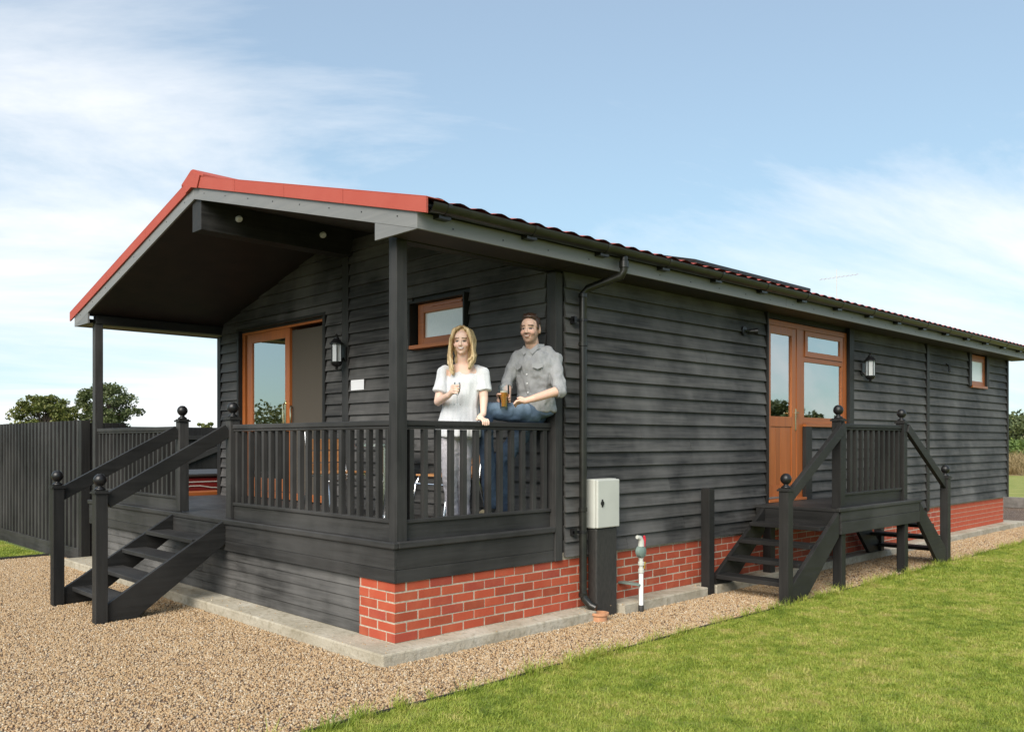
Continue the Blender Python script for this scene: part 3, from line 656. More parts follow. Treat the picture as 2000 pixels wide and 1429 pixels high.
# ---------------------------------------------------------------- lanterns, spotlight, sign, hook
def lantern(label, base, out, h=.40):
    """six-sided carriage lantern; base on the wall, out = unit vector away from the wall"""
    t = thing('wall_lantern', label, 'lantern', base); b = Vector(base); o = Vector(out); c = b+o*.11
    part(MB().bar(b+o*.0+Vector((0, 0, -.02)), b+o*.02+Vector((0, 0, -.02)), .09, .16), 'back_plate', 'black_metal', .004, t)
    part(MB().tube([b+o*.018+Vector((0, 0, -.06)), b+o*.07+Vector((0, 0, -.15)), c+Vector((0, 0, -.165))], .011, 8), 'arm', 'black_metal', 0, t, True)
    part(MB().lathe([(.012, -.20), (.02, -.185), (.012, -.172), (.05, -.155), (.066, -.125), (.066, -.112)], c, 12), 'base_cup', 'black_metal', 0, t, True)
    part(MB().lathe([(.058, -.111), (.058, .085)], c, 6), 'glass', 'lantern_glass', 0, t)
    m = MB()
    for k in range(6):
        a = math.pi*2*k/6; p = c+Vector((math.cos(a), math.sin(a), 0))*.060; m.tube([p+Vector((0, 0, -.111)), p+Vector((0, 0, .086))], .0055, 6)
    part(m, 'cage_bars', 'black_metal', 0, t)
    part(MB().lathe([(.082, .086), (.082, .094), (.07, .105), (.04, .14), (.03, .15), (.03, .162), (.012, .17), (.018, .185), (.010, .20), (.003, .206)], c, 12), 'roof', 'black_metal', 0, t, True)
    return t
lantern('black carriage lantern on the porch wall beside the sliding door', (1.700, 3.27, 2.60), (-1, 0, 0))
lantern('black carriage lantern on the long wall beside the oak side door', (7.83, -.022, 2.585), (0, -1, 0))
sp_ = thing('wall_spotlight', 'small black spotlight under the eave beside the oak side door', 'spotlight', (4.78, -.02, 2.82))
part(MB().tube([(4.78, -.020, 2.82), (4.78, -.045, 2.82)], .05, 16), 'base', 'black_metal', 0, sp_, True)
part(MB().tube([(4.78, -.04, 2.82), (4.83, -.075, 2.82), (4.86, -.085, 2.82)], .012, 8), 'arm', 'black_metal', 0, sp_, True)
part(MB().tube([(4.83, -.06, 2.815), (4.87, -.10, 2.815), (4.90, -.13, 2.815)], [.02, .03, .034], 12), 'head', 'black_metal', 0, sp_, True)
hk = thing('wall_hook', 'small black hook on the weatherboards near the far small window', 'hook', (10.9, -.02, 2.77))
part(MB().tube([(10.9, -.02, 2.83), (10.9, -.07, 2.80), (10.9, -.07, 2.71), (10.98, -.06, 2.70), (10.98, -.055, 2.80)], .012, 6), 'hook_bar', 'black_metal', 0, hk, True)
nt_ = tag(B(1.693, 1.697, 2.88, 3.135, 2.16, 2.275).build('notice', 'paper'), 'blank white notice card on the porch wall beside the lantern strip', 'sign')
nt_.rotation_euler = (0, 0, 0)

# ---------------------------------------------------------------- solar panels, aerial
so_ = thing('solar_panel', 'row of black-framed solar panels raised above the red roof tiles', 'solar panel', (5.7, .6, 3.5))
Zs = lambda y: roofz(y)+.325
for i in range(3):
    x0 = 4.42+i*.90; a, b = .36, 1.9
    m = MB(); m.prism([(a, Zs(a)+.0), (b, Zs(b)), (b, Zs(b)+.04), (a, Zs(a)+.04)], 0, x0, x0+.89); pf = part(m, 'panel_frame', 'solar_frame', .002, so_)
    m = MB(); m.prism([(a+.03, Zs(a+.03)+.0405), (b-.03, Zs(b-.03)+.0405), (b-.03, Zs(b-.03)+.043), (a+.03, Zs(a+.03)+.043)], 0, x0+.03, x0+.86); sub(m, 'panel_glass', 'solar_glass', pf, 0)
    for y in (.5, 1.7):
        for x in (x0+.12, x0+.77): part(B(x-.02, x+.02, y-.02, y+.02, roofz(y)+.2, Zs(y)+.004), 'bracket', 'solar_frame', 0, so_)
ae = thing('tv_aerial', 'thin television aerial on a mast above the far roof ridge', 'aerial', (13.7, 3.3, 4.3))
A0 = Vector((13.75, 3.15, 4.25)); part(MB().tube([A0, A0+Vector((0, 0, .95))], .007, 8), 'mast', 'box_grey', 0, ae)
bd = Vector((.6, -.75, .12)).normalized(); c0 = A0+Vector((0, 0, .78)); part(MB().tube([c0-bd*.35, c0+bd*.45], .004, 6), 'boom', 'box_grey', 0, ae)
m = MB(); sdv = bd.cross(Vector((0, 0, 1))).normalized()
for i in range(9): p = c0+bd*(-.32+i*.09); m.tube([p-sdv*.12, p+sdv*.12], .0025, 5)
part(m, 'elements', 'box_grey', 0, ae)

# ---------------------------------------------------------------- fence, hot tub
fx = .03
fe = thing('slatted_fence', 'tall black vertical-slat fence continuing from the porch to the left', 'fence', (fx, 9, 0))
part(B(fx+.047, fx+.062, 7.06, 13.5, .16, 1.80), 'backing', 'black_paint_z', 0, fe)
slm = B(0, .045, 0, .078, 0, 1.70).mesh('slat', 'deck_wood_z')
y = 7.065
while y < 13.4: inst('slat', slm, fe, (fx, y, .162+random.uniform(-.003, .003))); y += .172
part(B(fx-.01, fx+.05, 7.04, 13.5, -.03, .16), 'base_board', 'grey_paint_y', .004, fe).data.materials[0] = MATS['deck_wood_y']
part(B(fx-.004, fx+.11, 6.945, 7.04, -.03, 1.86), 'post', 'black_paint_z', .004, fe)
for i in range(5): part(B(fx+.112+i*.095, fx+.20+i*.095, 6.96, 6.985, .0, 1.83), 'board', 'black_paint_z', .003, fe)
fb_ = thing('board_fence', 'low dark board fence with horizontal rails and diagonal brace behind the hot tub', 'fence', (4.3, 12, 0))
P0, P1 = Vector((-1.0, 12.3, 0)), Vector((9.5, 12.3, 0))
for i in range(70):
    x = -1+i*.15; part(B(x, x+.146, 12.3, 12.32, 0, 1.87), 'board', 'black_paint_z', 0, fb_)
for z in (1.62, .9): part(B(-1, 9.5, 12.24, 12.299, z, z+.085), 'rail', 'deck_wood_x', 0, fb_)
part(MB().bar((3.3, 12.265, .99), (4.9, 12.265, 1.615), .055, .1), 'brace', 'deck_wood_x', 0, fb_)
ht = thing('hot_tub', 'maroon panelled hot tub with black cover beyond the open end of the porch', 'hot tub', (1.6, 7.9, 0))
part(B(.85, 2.75, 6.95, 8.85, 0, 1.065), 'cabinet', 'tub_maroon', .03, ht); part(B(.81, 2.79, 6.91, 8.89, 1.07, 1.115), 'cover', 'duct_black', .02, ht)
m = MB()
for i in range(12):
    x = .9+i*.15; x2 = x+.15; f = lambda t: .925+.022*math.sin(t*9)
    m.bar((x, 6.945, f(x)), (x2, 6.945, f(x2)), .012, .014); m.bar((x, 6.945, 1.0), (x2, 6.945, 1.0), .012, .014)
part(m, 'trim_line', 'box_grey', 0, ht)
part(B(.8, 2.8, 6.62, 6.9, 0, .875), 'step', 'oak_foil_x', .01, ht)

# ---------------------------------------------------------------- porch furniture
def chair(label, loc, rot):
    t = thing('porch_chair', label, 'chair', loc, 'chairs on the porch'); t.rotation_euler = (0, 0, rot)
    mats = []
    def p(m, n, mt, bv=0, sm=False):
        o = bpy.data.objects.new(n, m.mesh(n, mt, sm)); col.objects.link(o); o.parent = t
        if bv: b = o.modifiers.new('bevel', 'BEVEL'); b.width = bv
        if sm: auto(o)
    for s in (-1, 1):                                         # chair faces local -y
        p(MB().tube([(s*.24, -.26, 0), (s*.235, -.2, .35), (s*.23, -.16, .42), (s*.23, .18, .40), (s*.22, .26, .85)], .012, 8), 'side_frame', 'chrome', 0, True)
        p(MB().tube([(s*.235, .30, 0), (s*.232, .17, .40)], .012, 8), 'leg', 'chrome', 0, True)
    p(MB().tube([(-.232, -.2, .36), (.232, -.2, .36)], .011, 8), 'cross_bar', 'chrome', 0, True)
    for i in range(5): p(B(-.23, .23, -.2+i*.078, -.13+i*.078, .432, .45), 'seat_slat', 'chair_wood_x', .003)
    for i in range(3): p(MB().bar((-.2, .225+.018*i, .47+i*.125), (.2, .225+.018*i, .47+i*.125), .014, .115), 'back_slat', 'chair_wood_x', .003)
    return t
chair('chrome and wood slat chair behind the front balustrade, near the sliding door', (1.06, 2.42, DK), R(0))
chair('chrome and wood slat chair standing behind the woman on the porch', (1.36, 1.02, DK), R(-90))
ta = thing('bistro_table', 'small round chrome-edged table on the porch between two chairs', 'table', (1.22, 1.82, DK))
part(MB().lathe([(.0, .70), (.30, .70), (.31, .705), (.31, .73), (.30, .735), (.0, .735)], (1.22, 1.82, DK), 28), 'table_top', 'chrome', 0, ta, True)
part(MB().lathe([(.022, .03), (.022, .699)], (1.22, 1.82, DK), 12), 'stem', 'chrome', 0, ta, True); part(MB().lathe([(.2, 0), (.2, .012), (.03, .03)], (1.22, 1.82, DK), 20), 'foot', 'chrome', 0, ta, True)

# ---------------------------------------------------------------- people
class Flesh:
    """union of many overlapping ellipsoids, skinned as one continuous surface (surface nets on a grid)"""
    def __init__(s): s.e = []
    def ell(s, c, r, fr=None):
        s.e.append((Vector(c), r, fr or (Vector((1, 0, 0)), Vector((0, 1, 0)), Vector((0, 0, 1)))))
    def limb(s, pts, rs, fr=None, flat=1.0):
        pts = [Vector(p) for p in pts]
        for i in range(len(pts)-1):
            d = (pts[i+1]-pts[i]).length; n = max(2, int(d/(min(rs[i], rs[i+1])*.3)))
            for k in range(n+1):
                t = k/n; r = rs[i]*(1-t)+rs[i+1]*t; s.ell(pts[i].lerp(pts[i+1], t), (r, r*flat, r), fr)
    def stack(s, rings, fr, vr=.03, n=6):                    # rings: (centre, half width, half depth)
        for (c0, a0, b0), (c1, a1, b1) in zip(rings, rings[1:]):
            n = max(3, int((Vector(c1)-Vector(c0)).length/(vr*.22)))
            for k in range(n+1):
                t = k/n; s.ell(Vector(c0).lerp(Vector(c1), t), (a0*(1-t)+a1*t, b0*(1-t)+b1*t, vr), fr)
    def mesh(s, name, vox, mat, paint, wrinkle=0, wscale=(9, 9, 4), smooth=3):
        lo = np.array([min(e[0][k]-max(e[1]) for e in s.e) for k in range(3)])-3*vox
        hi = np.array([max(e[0][k]+max(e[1]) for e in s.e) for k in range(3)])+3*vox
        nn = np.ceil((hi-lo)/vox).astype(int)+1; Fd = np.full(nn, .05, np.float32)
        for c, r, fr in s.e:
            m = max(r)+2*vox; c = np.array(c)
            a = np.maximum(((c-m-lo)/vox).astype(int), 0); b = np.minimum(((c+m-lo)/vox).astype(int)+2, nn)
            d = [((np.arange(a[k], b[k])*vox+lo[k])-c[k]).astype(np.float32) for k in range(3)]
            q = 0
            for ax, rr in zip(fr, r):
                t = (d[0]*ax[0])[:, None, None]+(d[1]*ax[1])[None, :, None]+(d[2]*ax[2])[None, None, :]; q = q+(t/rr)**2
            sub = Fd[a[0]:b[0], a[1]:b[1], a[2]:b[2]]; np.minimum(sub, (np.sqrt(q)-1)*min(r), out=sub)
        ins = Fd < 0; C = [(i, j, k) for i in (0, 1) for j in (0, 1) for k in (0, 1)]
        sl_c = lambda A, o: A[o[0]:A.shape[0]-1+o[0], o[1]:A.shape[1]-1+o[1], o[2]:A.shape[2]-1+o[2]]
        cnt = sum(sl_c(ins, o).astype(np.int8) for o in C); act = (cnt > 0) & (cnt < 8)
        ci = np.argwhere(act); idx = np.full(act.shape, -1, np.int64); idx[act] = np.arange(len(ci))
        val = {o: Fd[ci[:, 0]+o[0], ci[:, 1]+o[1], ci[:, 2]+o[2]] for o in C}
        acc = np.zeros((len(ci), 3)); num = np.zeros(len(ci))
        for o in C:
            for k in range(3):
                if o[k]: continue
                p = list(o); p[k] = 1; p = tuple(p); u, v = val[o], val[p]; x = (u < 0) != (v < 0)
                t = np.where(x, u/np.where(x, u-v, 1), 0); pt = np.array([o]*len(ci), float); pt[:, k] = t
                acc += pt*x[:, None]; num += x
        V = (ci+acc/num[:, None])*vox+lo; Q = []
        for k in range(3):
            A = [slice(None)]*3; B_ = [slice(None)]*3; A[k] = slice(0, -1); B_[k] = slice(1, None)
            x = ins[tuple(A)] != ins[tuple(B_)]; e = np.argwhere(x); o1, o2 = [(1, 2), (2, 0), (0, 1)][k]
            e = e[(e[:, o1] > 0) & (e[:, o2] > 0)]; flip = ins[tuple(A)][tuple(e.T)]
            def at(d1, d2): f = e.copy(); f[:, o1] -= d1; f[:, o2] -= d2; return idx[tuple(f.T)]
            q = np.stack([at(0, 0), at(1, 0), at(1, 1), at(0, 1)], 1); q[~flip] = q[~flip][:, ::-1]; Q.append(q)
        Q = np.concatenate(Q); E_ = np.concatenate([Q[:, [0, 1]], Q[:, [1, 2]], Q[:, [2, 3]], Q[:, [3, 0]]])
        deg = np.bincount(E_[:, 0], minlength=len(V))+np.bincount(E_[:, 1], minlength=len(V))
        for _ in range(smooth):
            S_ = np.stack([np.bincount(E_[:, 0], V[E_[:, 1], k], len(V))+np.bincount(E_[:, 1], V[E_[:, 0], k], len(V)) for k in range(3)], 1)
            V = V*.4+.6*S_/np.maximum(deg, 1)[:, None]
        nm = bpy.data.meshes.new(name); nm.from_pydata(V.tolist(), [], Q.tolist()); nm.materials.append(MATS[mat]); nm.update()
        if wrinkle:
            nr = [v.normal.copy() for v in nm.vertices]
            for v, n_ in zip(nm.vertices, nr):
                p = v.co; q = Vector((p.x*wscale[0], p.y*wscale[1], p.z*wscale[2]))
                v.co = p+n_*wrinkle*(noise.noise(q)+.5*noise.noise(q*2.3))
        at = nm.color_attributes.new('col', 'FLOAT_COLOR', 'POINT'); dat = []
        for v in nm.vertices: dat += [*paint(v.co), 1]
        at.data.foreach_set('color', dat)
        nm.polygons.foreach_set('use_smooth', [True]*len(nm.polygons)); nm.update(); return nm
def frame(face, up=(0, 0, 1)):
    f = Vector(face).normalized(); a = f.cross(Vector(up)).normalized(); a = -a if a.dot(RT) < 0 else a      # lateral, towards the viewer's right
    u = a.cross(f); u = -u if u.z < 0 else u
    return a, f, u
def mixc(a, b, t): return tuple(x*(1-t)+y*t for x, y in zip(a, b))
SKIN_W, SKIN_M = (.80, .55, .44), (.74, .47, .36)
def head(fl, c, fr, k=1.0, fem=False):
    a, f, u = fr; P = lambda x, y, z: c+(a*x+u*y+f*z)*k
    E = lambda x, y, z, rx, ry, rz: fl.ell(P(x, y, z), (rx*k, rz*k, ry*k), (a, f, u))
    E(0, .022, -.012, .073, .096, .095); E(0, -.025, .018, .061 if fem else .065, .085, .074)
    E(0, -.075, .034, .040 if fem else .048, .036, .046); E(0, -.094, .058, .020 if fem else .027, .018, .022)
    E(0, .035, .05, .056, .05, .042)
    for s in (-1, 1):
        E(s*.036, -.032, .062, .026, .025, .024); E(s*.075, -.008, -.008, .010, .031, .018); E(s*.031, .022, .078, .022, .008, .012)
    fl.limb([P(0, .012, .088), P(0, -.018, .102), P(0, -.031, .104)], [.008*k, .011*k, .0135*k], fr)
    E(0, -.036, .093, .019, .009, .012); E(0, -.055, .086, .026, .008, .010); E(0, -.068, .083, .022, .008, .011)
def facepaint(p, c, fr, k, skin, fem):
    d = (p-c)/k; x, y, z = d.dot(fr[0]), d.dot(fr[2]), d.dot(fr[1]); ax = abs(x); colr = skin
    if z < .0 or y < -.12: return skin
    ch = math.exp(-((ax-.042)/.02)**2-((y+.03)/.02)**2); colr = mixc(colr, (.66, .25, .19), .35*ch)
    if not fem:
        b = 0
        if y < -.028 and z > -.0: b = min(1, (-.028-y)/.02)*.46
        if abs(y+.043) < .008 and ax < .032: b = .75
        if ax < .03 and abs(y+.061) < .013: b = 0
        if y < -.08: b = max(b, .5)
        if ax > .06 and -.06 < y < .02: b = max(b, .4)
        colr = mixc(colr, (.10, .055, .035), b)
    if abs(y-.0245+.10*abs(ax-.03)) < .0055 and .012 < ax < .050: colr = mixc(colr, (.16, .09, .05) if fem else (.05, .03, .02), .9)
    e = ((ax-.031)/.0145)**2+((y+.001)/.0066)**2
    if e < 1 and z > .04:
        colr = (.36, .30, .27)
        if abs(ax-.031) < .0105: colr = (.05, .036, .03)
    elif e < 1.9 and y > -.001 and z > .04: colr = mixc(colr, (.06, .035, .025), .8)
    yy = y+.061-.25*x*x/.03
    l = (x/.029)**2+(yy/.0125)**2
    if l < 1 and z > .05:
        colr = (.46, .16, .13) if fem else (.36, .15, .11)
        if (x/(.0245 if fem else .021))**2+((yy-.0005)/(.0078 if fem else .0048))**2 < 1: colr = (.68, .62, .57) if fem else (.52, .43, .38)
    return colr
def grip(fl, c, axis, start, rc, sg, spread=.019, reach=(20, 175)):
    """four fingers and a thumb closed round a cylinder"""
    axis = Vector(axis).normalized(); s0 = (Vector(start)-axis*Vector(start).dot(axis)).normalized(); t0 = axis.cross(s0)*sg
    at = lambda ang, h, r: c+(s0*math.cos(R(ang))+t0*math.sin(R(ang)))*r+axis*h
    for i, (h, ln) in enumerate(((.030, .92), (.0105, 1.0), (-.009, .95), (-.0275, .8))):
        a1 = reach[1]*ln; pts = [at(reach[0]+(a1-reach[0])*t/5, h-.004*t/5, rc+.009) for t in range(6)]
        fl.limb([at(0, h*.8, rc+.016)]+pts, [.011, .0100, .0098, .0094, .009, .0085, .0075])
    for h in (-.022, .0, .022): fl.ell(at(-2, h, rc+.018), (.022, .022, .02))
    fl.limb([at(-12, .01, rc+.018), at(-45, .03, rc+.012), at(-85, .036, rc+.010), at(-115, .034, rc+.009)], [.015, .0125, .0105, .009])
    return at(0, -.012, rc+.022)
def person(name, label, base): return tag_empty(name, label, base)
def tag_empty(name, label, base): return thing(name, label, 'person', base)

# ----- woman
wf = frame(-FW*.98-RT*.15); wo = thing('person', 'smiling long-haired blonde woman in white T-shirt and pale trousers leaning on the porch rail', 'person', (1.0, .42, DK))
hc = px(903, 667, 7.16); K = .98
hfr = frame(-FW*.97-RT*.12+Vector((0, 0, -.04)), (.0, .0, 1)); ha, hf_, hu = hfr
fl = Flesh(); head(fl, hc, hfr, K, True)
fl.limb([hc+hu*-.07-hf_*.005, px(904, 706, 7.2), px(905, 714, 7.21)], [.047, .046, .055], wf)
fl.stack([(px(904, 716, 7.22), .10, .065), (px(904, 728, 7.22), .165, .085), (px(902, 760, 7.22), .145, .10), (px(899, 795, 7.22), .115, .085), (px(893, 825, 7.24), .155, .11), (px(889, 848, 7.25), .165, .115)], wf)
shl, ell_, wrl = px(868, 727, 7.20), px(856, 784, 7.14), px(876, 772, 6.98)
gl_c = px(893, 760, 6.93)
fl.limb([shl, ell_, wrl], [.045, .036, .024])
pw = grip(fl, gl_c, (0, 0, 1), -RT*.85+FW*.35, .020, 1, reach=(15, 150)); fl.limb([wrl, pw], [.023, .022])
shr, elr, wrr = px(942, 728, 7.18), px(945, 778, 7.16), px(944, 808, 7.10)
fl.limb([shr, elr, wrr], [.045, .036, .025])
rc_ = Vector((wrr.x, .051, 1.722)); rc_ = px(945, 826, 7.02); rc_.y = .051; rc_.z = 1.722
kn = Vector((rc_.x, .045, 1.764)); fl.limb([wrr, kn+Vector((0, .03, .015)), kn], [.024, .026, .022])
for i in range(4):
    ox = -.032+.0205*i; b0 = kn+Vector((ox, -.008, .0)); fl.limb([kn+Vector((ox*.6, .02, .004)), b0+Vector((0, -.022, -.004)), b0+Vector((0, -.036, -.022)), b0+Vector((0, -.036, -.05+.004*abs(i-1.5)))], [.012, .0105, .0095, .008])
fl.limb([kn+Vector((-.03, .03, .0)), kn+Vector((-.05, .012, .0)), kn+Vector((-.062, -.008, -.006))], [.014, .011, .009])
def leg(fl, pts, rs): fl.limb(pts, rs)
wl1 = [px(880, 846, 7.24), px(878, 928, 7.20), px(883, 985, 7.26)]; wl1.append(Vector((wl1[2].x, wl1[2].y, .91)))
wl2 = [px(903, 846, 7.28), px(905, 928, 7.27), px(906, 985, 7.33)]; wl2.append(Vector((wl2[2].x, wl2[2].y, .91)))
for l in (wl1, wl2): fl.limb(l, [.078, .052, .040, .036])
inst('body', fl.mesh('body', .0052, 'skin', lambda p: facepaint(p, hc, hfr, K, SKIN_W, True) if (p-hc).length < .17 else SKIN_W), wo, (0, 0, 0))
def unparent_off(o): return o
fl = Flesh()
for l, h in ((wl1, 0), (wl2, 0)): fl.limb(l, [.092, .064, .052, .053], wf)
fl.stack([(px(893, 825, 7.245), .155, .12), (px(890, 848, 7.255), .172, .125)], wf)
inst('trousers', fl.mesh('trousers', .007, 'cloth', lambda p: (.56, .53, .57), .007, (14, 14, 18)), wo, (0, 0, 0))
fl = Flesh()
fl.stack([(px(904, 723, 7.225), .135, .066), (px(904, 729, 7.225), .172, .088), (px(903, 748, 7.21), .172, .112), (px(901, 772, 7.205), .160, .115), (px(899, 795, 7.21), .155, .11), (px(896, 820, 7.225), .178, .13), (px(894, 838, 7.235), .195, .142), (px(893, 852, 7.24), .20, .147)], wf, .018, 8)
def tubefr(p, q): d = (q-p).normalized(); a = d.orthogonal().normalized(); return a, d.cross(a), d
fl.ell(shl, (.052, .052, .052)); fl.ell(shr, (.052, .052, .052))
fl.stack([(shl, .051, .051), (shl.lerp(ell_, .4), .058, .058), (shl.lerp(ell_, .68), .070, .068)], tubefr(shl, ell_), .010); fl.stack([(shr, .051, .051), (shr.lerp(elr, .4), .056, .056), (shr.lerp(elr, .68), .068, .066)], tubefr(shr, elr), .010)
fl.limb([px(882, 722, 7.215), shl], [.040, .05]); fl.limb([px(926, 722, 7.215), shr], [.040, .05])
inst('t_shirt', fl.mesh('t_shirt', .007, 'cloth', lambda p: (.70, .71, .73), .015, (15, 15, 3.0), 3), wo, (0, 0, 0))
fl = Flesh()
for l in (wl1, wl2):
    b = l[-1]; d = -FW*.8-RT*.1; fl.limb([Vector((b.x, b.y, .87)), Vector((b.x, b.y, .87))+d*.16], [.038, .032]); fl.limb([b, Vector((b.x, b.y, .87))], [.036, .038])
inst('shoes', fl.mesh('shoes', .007, 'cloth', lambda p: (.05, .045, .045)), wo, (0, 0, 0))
fl = Flesh(); P = lambda x, y, z: hc+(ha*x+hu*y+hf_*z)*K
fl.ell(P(0, .034, -.028), (.083, .098, .094), (ha, hf_, hu)); fl.ell(P(0, -.06, -.05), (.082, .05, .10), (ha, hf_, hu)); fl.ell(P(0, -.15, -.06), (.08, .035, .09), (ha, hf_, hu))
rs = random.Random(3)
for s in (-1, 1):
    for i in range(30):
        t = i/29; z0 = .072-.16*t; j = rs.uniform(-.012, .012); en = rs.uniform(-.27, -.19)+(-.02 if s < 0 else .03)
        fo_ = max(0, 1-t*1.6)
        wv = lambda q: .005*math.sin(q*3.1+i*.9)
        fl.limb([P(s*.012+.006, .124-.03*t*t, z0*.75+.0), P(s*(.058+.01*t), .092, z0+.004), P(s*(.084+.008*t), .02, z0-.010+.012*fo_), P(s*(.097+wv(1)), -.06, z0*.6+.022), P(s*(.102+j+wv(2)), -.12, z0*.5+.032), P(s*(.094+j+wv(3)), -.17, z0*.45+.045), P(s*(.084+j+wv(4)), en*.85, z0*.45+.062), P(s*(.066+j), en, z0*.4+.07)], [.011, .013, .013, .0115, .0105, .010, .0085, .004])
def hairw(p):
    n_ = .5+.5*noise.noise(Vector((p.x*70, p.y*70, p.z*9))); d = (p-hc).dot(hu)
    return mixc(mixc((.36, .22, .09), (.88, .68, .40), max(0, min(1, n_*1.6-.3))), (.28, .17, .075), max(0, min(1, (d-.09)/.04))*.55)
inst('hair', fl.mesh('hair', .0055, 'hair', hairw, .005, (85, 85, 7), 1), wo, (0, 0, 0))
wg = thing('wine_glass', 'small clear stemmed glass held up in the blonde woman\'s hand', 'glass', gl_c)
part(MB().lathe([(.004, -.05), (.012, -.04), (.022, -.02), (.027, .01), (.026, .045), (.024, .055), (.0225, .055), (.024, .02), (.02, -.015), (.003, -.036)], gl_c, 18), 'bowl', 'drink_glass', 0, wg, True)
part(MB().lathe([(.03, -.125), (.03, -.121), (.004, -.116), (.0035, -.051)], gl_c, 16), 'stem', 'drink_glass', 0, wg, True)

# ----- man
mf = frame(-FW*.86-RT*.5); mn = thing('person', 'bearded dark-haired man in grey shirt and blue jeans sitting on the porch rail with beer', 'person', (1.5, .25, DK))
hc2 = px(1036, 643, 7.40); K2 = 1.06; h2 = frame(-FW*.93-RT*.36+Vector((0, 0, -.03))); ha2, hf2, hu2 = h2
tor = [(px(1047, 800, 7.56), .165, .125), (px(1047, 775, 7.54), .152, .115), (px(1047, 738, 7.50), .172, .122), (px(1047, 712, 7.48), .182, .12), (px(1046, 694, 7.475), .165, .09), (px(1043, 683, 7.47), .09, .07)]
fl = Flesh(); head(fl, hc2, h2, K2, False)
fl.limb([hc2-hu2*.075-hf2*.01, px(1041, 680, 7.47)], [.058, .060], mf); fl.stack([(c, a_*.93, b_*.93) for c, a_, b_ in tor[:4]]+[(tor[4][0]-Vector((0, 0, .02)), .13, .08)], mf, .02)
s1, e1, w1 = px(1012, 699, 7.52), px(990, 747, 7.50), px(991, 781, 7.34)
gc = px(984, 778, 7.27); fl.limb([s1-Vector((0, 0, .01)), e1, w1], [.048, .042, .03])
pw = grip(fl, gc, (0, 0, 1), -RT*.55+FW*.83, .043, -1, reach=(35, 165)); fl.limb([w1, pw], [.029, .026])
s2, e2, w2 = px(1082, 701, 7.44), px(1093, 762, 7.32), px(1042, 778, 7.20)
fl.limb([s2-Vector((0, 0, .01)), e2, w2], [.048, .043, .031])
hd = px(1024, 783, 7.19); fl.limb([w2, hd], [.029, .026]); fl.ell(hd-RT*.015, (.035, .03, .02))
for i in range(4):
    b = hd+FW*(-.022+.016*i)+Vector((0, 0, .006-.007*i))-RT*.035; fl.limb([hd, b, b-RT*.032+Vector((0, 0, -.008)), b-RT*(.05-.004*i)+Vector((0, 0, -.03))], [.014, .0115, .0105, .009])
fl.limb([hd+Vector((0, 0, .015)), hd-RT*.03+Vector((0, 0, .03)), hd-RT*.055+Vector((0, 0, .022))], [.014, .012, .010])
k1, an1 = Vector((1.09, .21, 1.845)), Vector((1.17, .23, 1.05)); k1b = Vector((1.085, .215, 1.80))
k2, an2 = Vector((1.40, .36, 1.40)), Vector((1.47, .36, .93))
hp1, hp2 = px(1038, 806, 7.50), px(1052, 806, 7.66)
fl.limb([hp1, k1, an1], [.08, .058, .04]); fl.limb([hp2, k2, an2], [.08, .056, .04])
inst('body', fl.mesh('body', .0054, 'skin', lambda p: facepaint(p, hc2, h2, K2, SKIN_M, False) if (p-hc2).length < .19 else SKIN_M), mn, (0, 0, 0))
fl = Flesh()
fl.limb([hp1, hp1.lerp(k1, .5), k1, k1b, k1b.lerp(an1, .5), an1], [.096, .088, .074, .070, .062, .057]); fl.limb([hp2, k2, k2.lerp(an2, .5), an2], [.096, .074, .064, .06])
fl.stack([(px(1048, 798, 7.56), .168, .128), (px(1048, 806, 7.56), .16, .12)], mf, .05)
wz = px(1047, 792, 7.56).z+.018
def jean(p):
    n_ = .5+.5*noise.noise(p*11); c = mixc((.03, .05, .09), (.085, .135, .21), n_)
    c = mixc(c, (.24, .33, .43), max(0, min(.7, (p.z-1.80)*6)) if p.x < 1.45 else .15)  # thigh tops painted lighter, lower legs left darker to stand for shade
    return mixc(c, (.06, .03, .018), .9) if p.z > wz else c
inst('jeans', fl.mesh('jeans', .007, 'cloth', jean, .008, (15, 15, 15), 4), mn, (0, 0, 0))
fl = Flesh()
sh_ = [(c, a_+.017, b_+.017) for c, a_, b_ in tor]; sh_[0] = (px(1050, 803, 7.56), .170, .135); sh_[-2] = (px(1046, 695, 7.475), .172, .1); sh_[-1] = (px(1043, 687, 7.47), .105, .085)
fl.stack(sh_, mf, .026); fl.limb([px(1043, 688, 7.47), s1], [.072, .064]); fl.limb([px(1043, 688, 7.47), px(1062, 690, 7.455), s2], [.072, .072, .066])
fl.limb([s1, e1], [.066, .054]); fl.limb([s2, s2.lerp(e2, .5), e2], [.067, .062, .057]); fl.stack([(e2.lerp(w2, .02), .056, .056), (e2.lerp(w2, .14), .060, .060)], tubefr(e2, w2), .010); fl.stack([(e1, .053, .053), (e1.lerp(w1, .3), .05, .05)], tubefr(e1, w1), .010)
inst('shirt', fl.mesh('shirt', .007, 'cloth', lambda p: mixc((.25, .255, .265), (.36, .365, .375), .5+.5*noise.noise(p*16)), .013, (16, 16, 11), 2), mn, (0, 0, 0))
